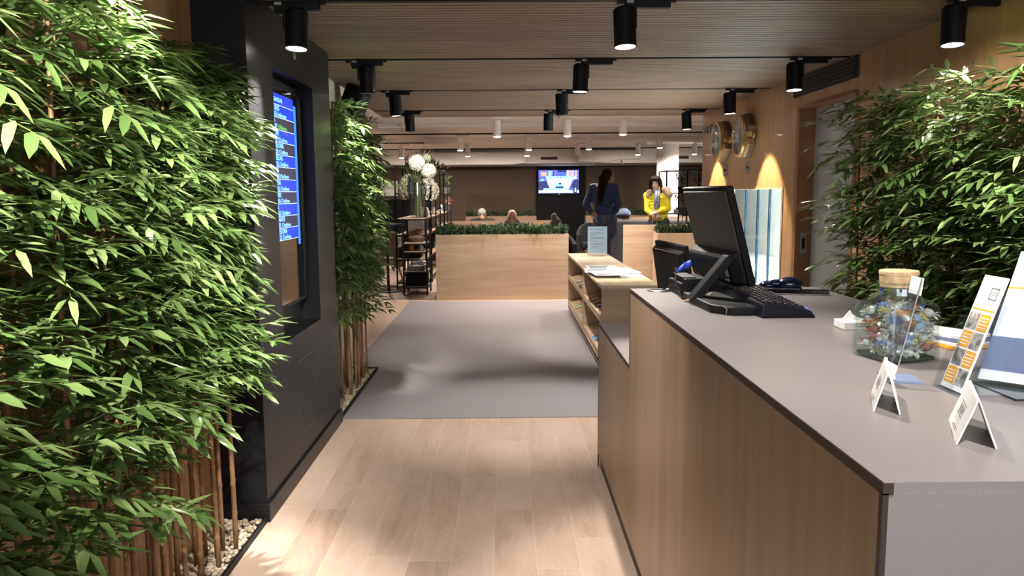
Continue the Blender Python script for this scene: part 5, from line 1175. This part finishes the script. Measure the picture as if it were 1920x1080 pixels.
hand(b, rw, (.25, -.25, -.5), (.6, .5, -.2), .92, .6, 1); hand(b, lw, (-.75, -.35, -.15), (0, .6, -.6), .92, .7, -1)
feet = []
for sg in (-1, 1):
    hp = hipc+side*sg*.09-Vector((0, 0, .04)); kn = hp+Vector((0, -.01, -.40)); an_ = Vector((kn.x, kn.y+.01, .09)); b.cap(hp, kn, .075, .05); b.cap(kn, an_, .048, .034); b.cap(an_-Vector((0, 0, .05)), an_+f*.13-Vector((0, 0, .058)), .032, .024); feet.append((hp, kn, an_))
b.build('body', M['skinp'], Wn, remesh=.008)
f2 = Vector((-.35, -.94, .05)).normalized(); u_ = Vector((.03, 0, 1)).normalized(); f2 = (f2-u_*f2.dot(u_)).normalized(); face_parts(Wn, hc, f2, u_, f2.cross(u_), (.45, .14, .12), .97)
b = MB(); sq = 10
for k in range(7):   # quilted rolls
    z = 1.02+k*.052; rx = (.185, .19, .19, .186, .182, .18, .172)[k]; b.ball((2.622-.004*k, wy+.005, z), (rx, .135, .040), 20)
b.cap(shc-Vector((0, 0, .04)), hipc+Vector((-.01, 0, .12)), .125, .150); b.cap(rs, ls_, .075, .075)
for (s0, e0, w0) in ((rs, re, rw), (ls_, le, lw)):
    for k in range(6): p = s0.lerp(e0, k/5); b.ball(p, .066-.002*k, 12)
    for k in range(6): p = e0.lerp(w0, k/6.3); b.ball(p, .058-.003*k, 12)
    b.cap(s0, e0, .058, .05); b.cap(e0, e0.lerp(w0, .84), .05, .040)
b.cap(shc+Vector((.04, .03, .03)), shc+Vector((.04, .03, .09)), .085, .080)
b.build('padded_jacket', M['yellow'], Wn, remesh=.011)
b = MB()
for k in range(26):
    an = math.radians(-205+k*230/25); p = Vector((2.62+.165*math.cos(an), wy-.02+.10*math.sin(an)*-1, 1.468+.035*math.sin(an*.5)))
    b.ball(p+Vector((rnd.uniform(-.01, .01), 0, rnd.uniform(-.01, .01))), .046+rnd.uniform(-.008, .010), 8)
for k in range(5): b.ball((2.715+.018*k, wy-.08-.012*k, 1.475-.022*k), .062, 8)
for k in range(4): b.ball((2.455-.01*k, wy-.09, 1.45-.025*k), .042, 8)
b.build('fur_collar', M['fur'], Wn, remesh=.012)
b = MB(); b.ball((2.575, wy-.06, 1.455), (.075, .07, .04), 14); b.tube([(2.56, wy-.14, 1.44), (2.55, wy-.172, 1.30), (2.548, wy-.185, 1.14)], [.040, .040, .034], 12); b.tube([(2.60, wy-.13, 1.44), (2.588, wy-.168, 1.32), (2.58, wy-.18, 1.17)], [.034, .034, .03], 12)
b.build('scarf', M['scarf'], Wn, smooth=True)
b = MB(); b.ball(hc+Vector((.014, .022, .045)), (.102, .102, .098), 16); 
for k in range(22):
    a0 = math.radians(-35+k*250/21); x_, y_0 = math.cos(a0), math.sin(a0); p0 = hc+Vector((x_*.088+.012, y_0*.085+.02, .05)); p1 = hc+Vector((x_*.103+.012, y_0*.09+.01, -.07)); p2 = hc+Vector((x_*.095+.01, y_0*.08-.02, -.16)); b.tube([p0, p1, p2], [.022, .024, .012], 6)
for k in range(9):
    x_ = -.07+.0165*k; b.tube([hc+Vector((x_*.8+.0, -.03, .125)), hc+Vector((x_-.028, -.088, .085)), hc+Vector((x_-.034, -.094, .040))], [.014, .013, .006], 6)
b.build('hair', M['hairbrown'], Wn, remesh=.009)
b = MB()
for hp, kn, an_ in feet: b.cap(hp, kn, .092, .066); b.cap(kn, an_, .066, .05)
b.cap(hipc-side*.075, hipc+side*.075, .122, .122); b.build('jeans', mat('dark_denim', (.02, .03, .055), .8), Wn, remesh=.012)
b = MB()
for hp, kn, an_ in feet: b.cap(Vector((an_.x, an_.y, .045)), Vector((an_.x, an_.y, .04))+f*.14, .038, .030)
b.build('shoes', M['black'], Wn, remesh=.008)
hb = thing('handbag', 'brown leather handbag with hanging straps held by the woman in yellow', 'handbag', (2.53, wy-.28, .70))
b = MB(); b.prism([(2.43, wy-.31, .62), (2.64, wy-.31, .62), (2.61, wy-.31, .86), (2.46, wy-.31, .86)], (0, .09, 0)); b.build('bag_body', M['leather'], hb, bevel=.015)
MB().tube([(2.47, wy-.29, .85), (2.49, wy-.255, .98), (2.515, wy-.25, 1.05), (2.54, wy-.255, .98), (2.555, wy-.29, .85)], .011, 8).build('strap', M['leather'], hb, smooth=True)
tag(MB().ball((2.585, wy-.19, 1.02), (.06, .03, .045), 12).build('purse', mat('pearly', (.45, .36, .33), .3, .4), smooth=True), 'small shiny pale pouch under the clasped hands of the woman in yellow', 'pouch')
# --- seated bald man
By = 12.6
Bm = thing('person', 'seated bald man with glasses and grey beard in a black jacket, looking down', 'person', (.10, By, .42))
hc = Vector((.095, By-.06, 1.055)); shc = Vector((.10, By+.08, .91)); u_ = Vector((0, -.38, .92)).normalized(); f2 = Vector((-.05, -1, -.45)).normalized(); f2 = (f2-u_*f2.dot(u_)).normalized()
rs, ls_ = Vector((-.075, By+.05, .885)), Vector((.275, By+.05, .885)); re, le = Vector((-.16, By-.10, .62)), Vector((.36, By-.10, .62)); rw, lw = Vector((-.05, By-.36, .775)), Vector((.20, By-.36, .775))
hipc = Vector((.10, By+.18, .53))
b = MB(); head(b, hc, f2, u_, 1.02); b.cap(shc, hc-u_*.05, .06, .056); b.cap(shc-Vector((0, 0, .08)), hipc, .13, .13); b.cap(rs, ls_, .055, .055); b.cap(hipc-Vector((.08, 0, 0)), hipc+Vector((.08, 0, 0)), .115, .115)
for (s0, e0, w0) in ((rs, re, rw), (ls_, le, lw)): b.cap(s0, e0, .046, .038); b.cap(e0, w0, .038, .027)
hand(b, rw, (.5, -.8, -.05), (0, 0, -1), 1, .4, 1); hand(b, lw, (-.5, -.8, -.05), (0, 0, -1), 1, .4, -1)
for sg in (-1, 1):
    hp = hipc+Vector((sg*.09, 0, -.02)); kn = Vector((.10+sg*.11, By-.27, .52)); an_ = Vector((.10+sg*.11, By-.25, .10)); b.cap(hp, kn, .078, .055); b.cap(kn, an_, .05, .036); b.cap(an_-Vector((0, 0, .055)), an_+Vector((0, -.14, -.06)), .032, .026)
b.build('body', M['skin'], Bm, remesh=.008)
face_parts(Bm, hc, f2, u_, f2.cross(u_), (.30, .16, .13), 1.02)
sd = f2.cross(u_)
b = MB()
for sg in (-1, 1):
    c0 = hc+sd*sg*.031+f2*.104+u_*.006; b.tube([c0+(sd*math.cos(q*PI/6)+u_*math.sin(q*PI/6)*.75)*.022 for q in range(13)], .0022, 5); b.tube([c0+sd*sg*.022, hc+sd*sg*.082-f2*.0], .0018, 5)
b.tube([hc+sd*.010+f2*.106+u_*.008, hc-sd*.010+f2*.106+u_*.008], .002, 5); b.build('glasses', M['silver'], Bm)
b = MB(); b.ball(hc-u_*.088+f2*.048, (.052, .045, .042), 12); b.ball(hc-u_*.047+f2*.094, (.027, .012, .007), 8)
for sg in (-1, 1): b.cap(hc+sd*sg*.060-u_*.02+f2*.02, hc+sd*sg*.045-u_*.08+f2*.045, .016, .018, 8)
b.build('beard', mat('grey_beard', (.24, .20, .17), .9), Bm, remesh=.006)
b = MB(); b.cap(shc-Vector((0, 0, .06)), hipc+Vector((0, 0, .02)), .165, .155); b.cap(rs, ls_, .082, .082); b.cap(shc+Vector((-.05, -.02, .04)), shc+Vector((.05, -.02, .04)), .075, .075)
for (s0, e0, w0) in ((rs, re, rw), (ls_, le, lw)): b.cap(s0, e0, .070, .056); b.cap(e0, e0.lerp(w0, .85), .056, .040)
jk = b.build('jacket', M['darkfab'], Bm, remesh=.012)
b = MB()
for sg in (-1, 1):
    for k in range(3):
        for q in range(2):
            c = Vector((.10+sg*(.150+.028*k), By+.05-.060-.012*q, .952-.028*k-.026*q)); b.ball(c, (.011, .008, .008), 6)
b.build('white_studs', M['paper'], Bm)
b = MB(); b.cap(hipc-Vector((.08, 0, 0)), hipc+Vector((.08, 0, 0)), .135, .135)
for sg in (-1, 1):
    hp = hipc+Vector((sg*.09, 0, -.02)); kn = Vector((.10+sg*.11, By-.27, .52)); an_ = Vector((.10+sg*.11, By-.25, .10)); b.cap(hp, kn, .10, .075); b.cap(kn, an_, .072, .058)
b.build('trousers', M['denim'], Bm, remesh=.014)
# --- person with grey cap at the back
Cy = 16.3
Cp = thing('person', 'seated person in black with a round grey knitted cap in the back row', 'person', (-.5, Cy, .42))
hc = Vector((-.51, Cy-.03, 1.0)); shc = Vector((-.50, Cy+.05, .84)); hipc = Vector((-.5, Cy+.15, .53)); u_ = Vector((0, -.3, .95)).normalized(); f2 = Vector((0, -1, -.3)).normalized(); f2 = (f2-u_*f2.dot(u_)).normalized()
b = MB(); head(b, hc, f2, u_, 1.0); b.cap(shc, hc, .055, .055); b.cap(shc, hipc, .12, .12); b.cap(hipc-Vector((.08, 0, 0)), hipc+Vector((.08, 0, 0)), .115, .115)
arms = []
for sg in (-1, 1):
    s0 = Vector((-.5+sg*.19, Cy+.05, .83)); e0 = Vector((-.5+sg*.24, Cy-.08, .62)); w0 = Vector((-.5+sg*.10, Cy-.30, .62)); arms.append((s0, e0, w0)); b.cap(s0, e0, .044, .036); b.cap(e0, w0, .036, .026); hand(b, w0, (-sg*.3, -.8, -.2), (0, 0, -1), 1, .4, -sg)
    hp = hipc+Vector((sg*.09, 0, -.02)); kn = Vector((-.5+sg*.11, Cy-.30, .52)); an_ = Vector((-.5+sg*.11, Cy-.30, .10)); b.cap(hp, kn, .078, .055); b.cap(kn, an_, .05, .036); b.cap(an_-Vector((0, 0, .055)), an_+Vector((0, -.14, -.06)), .032, .026)
b.build('body', M['skin'], Cp, remesh=.009)
face_parts(Cp, hc, f2, u_, f2.cross(u_), (.30, .16, .13))
b = MB(); b.ball(hc+u_*.045, (.088, .10, .085), 18); b.build('knitted_cap', mat('cap_grey', (.19, .18, .17), .95), Cp, smooth=True)
b = MB(); b.cap(shc-Vector((0, 0, .05)), hipc+Vector((0, 0, .02)), .16, .155); b.cap(arms[0][0], arms[1][0], .085, .085); b.cap(shc, shc+Vector((0, -.01, .05)), .09, .08)
for s0, e0, w0 in arms: b.cap(s0, e0, .075, .06); b.cap(e0, e0.lerp(w0, .85), .058, .042)
b.build('coat', M['darkfab'], Cp, remesh=.014)
b = MB(); b.cap(hipc-Vector((.08, 0, 0)), hipc+Vector((.08, 0, 0)), .135, .135)
for sg in (-1, 1):
    hp = hipc+Vector((sg*.09, 0, -.02)); kn = Vector((-.5+sg*.11, Cy-.30, .52)); an_ = Vector((-.5+sg*.11, Cy-.30, .10)); b.cap(hp, kn, .10, .075); b.cap(kn, an_, .072, .058)
b.build('trousers', M['darkfab'], Cp, remesh=.014)
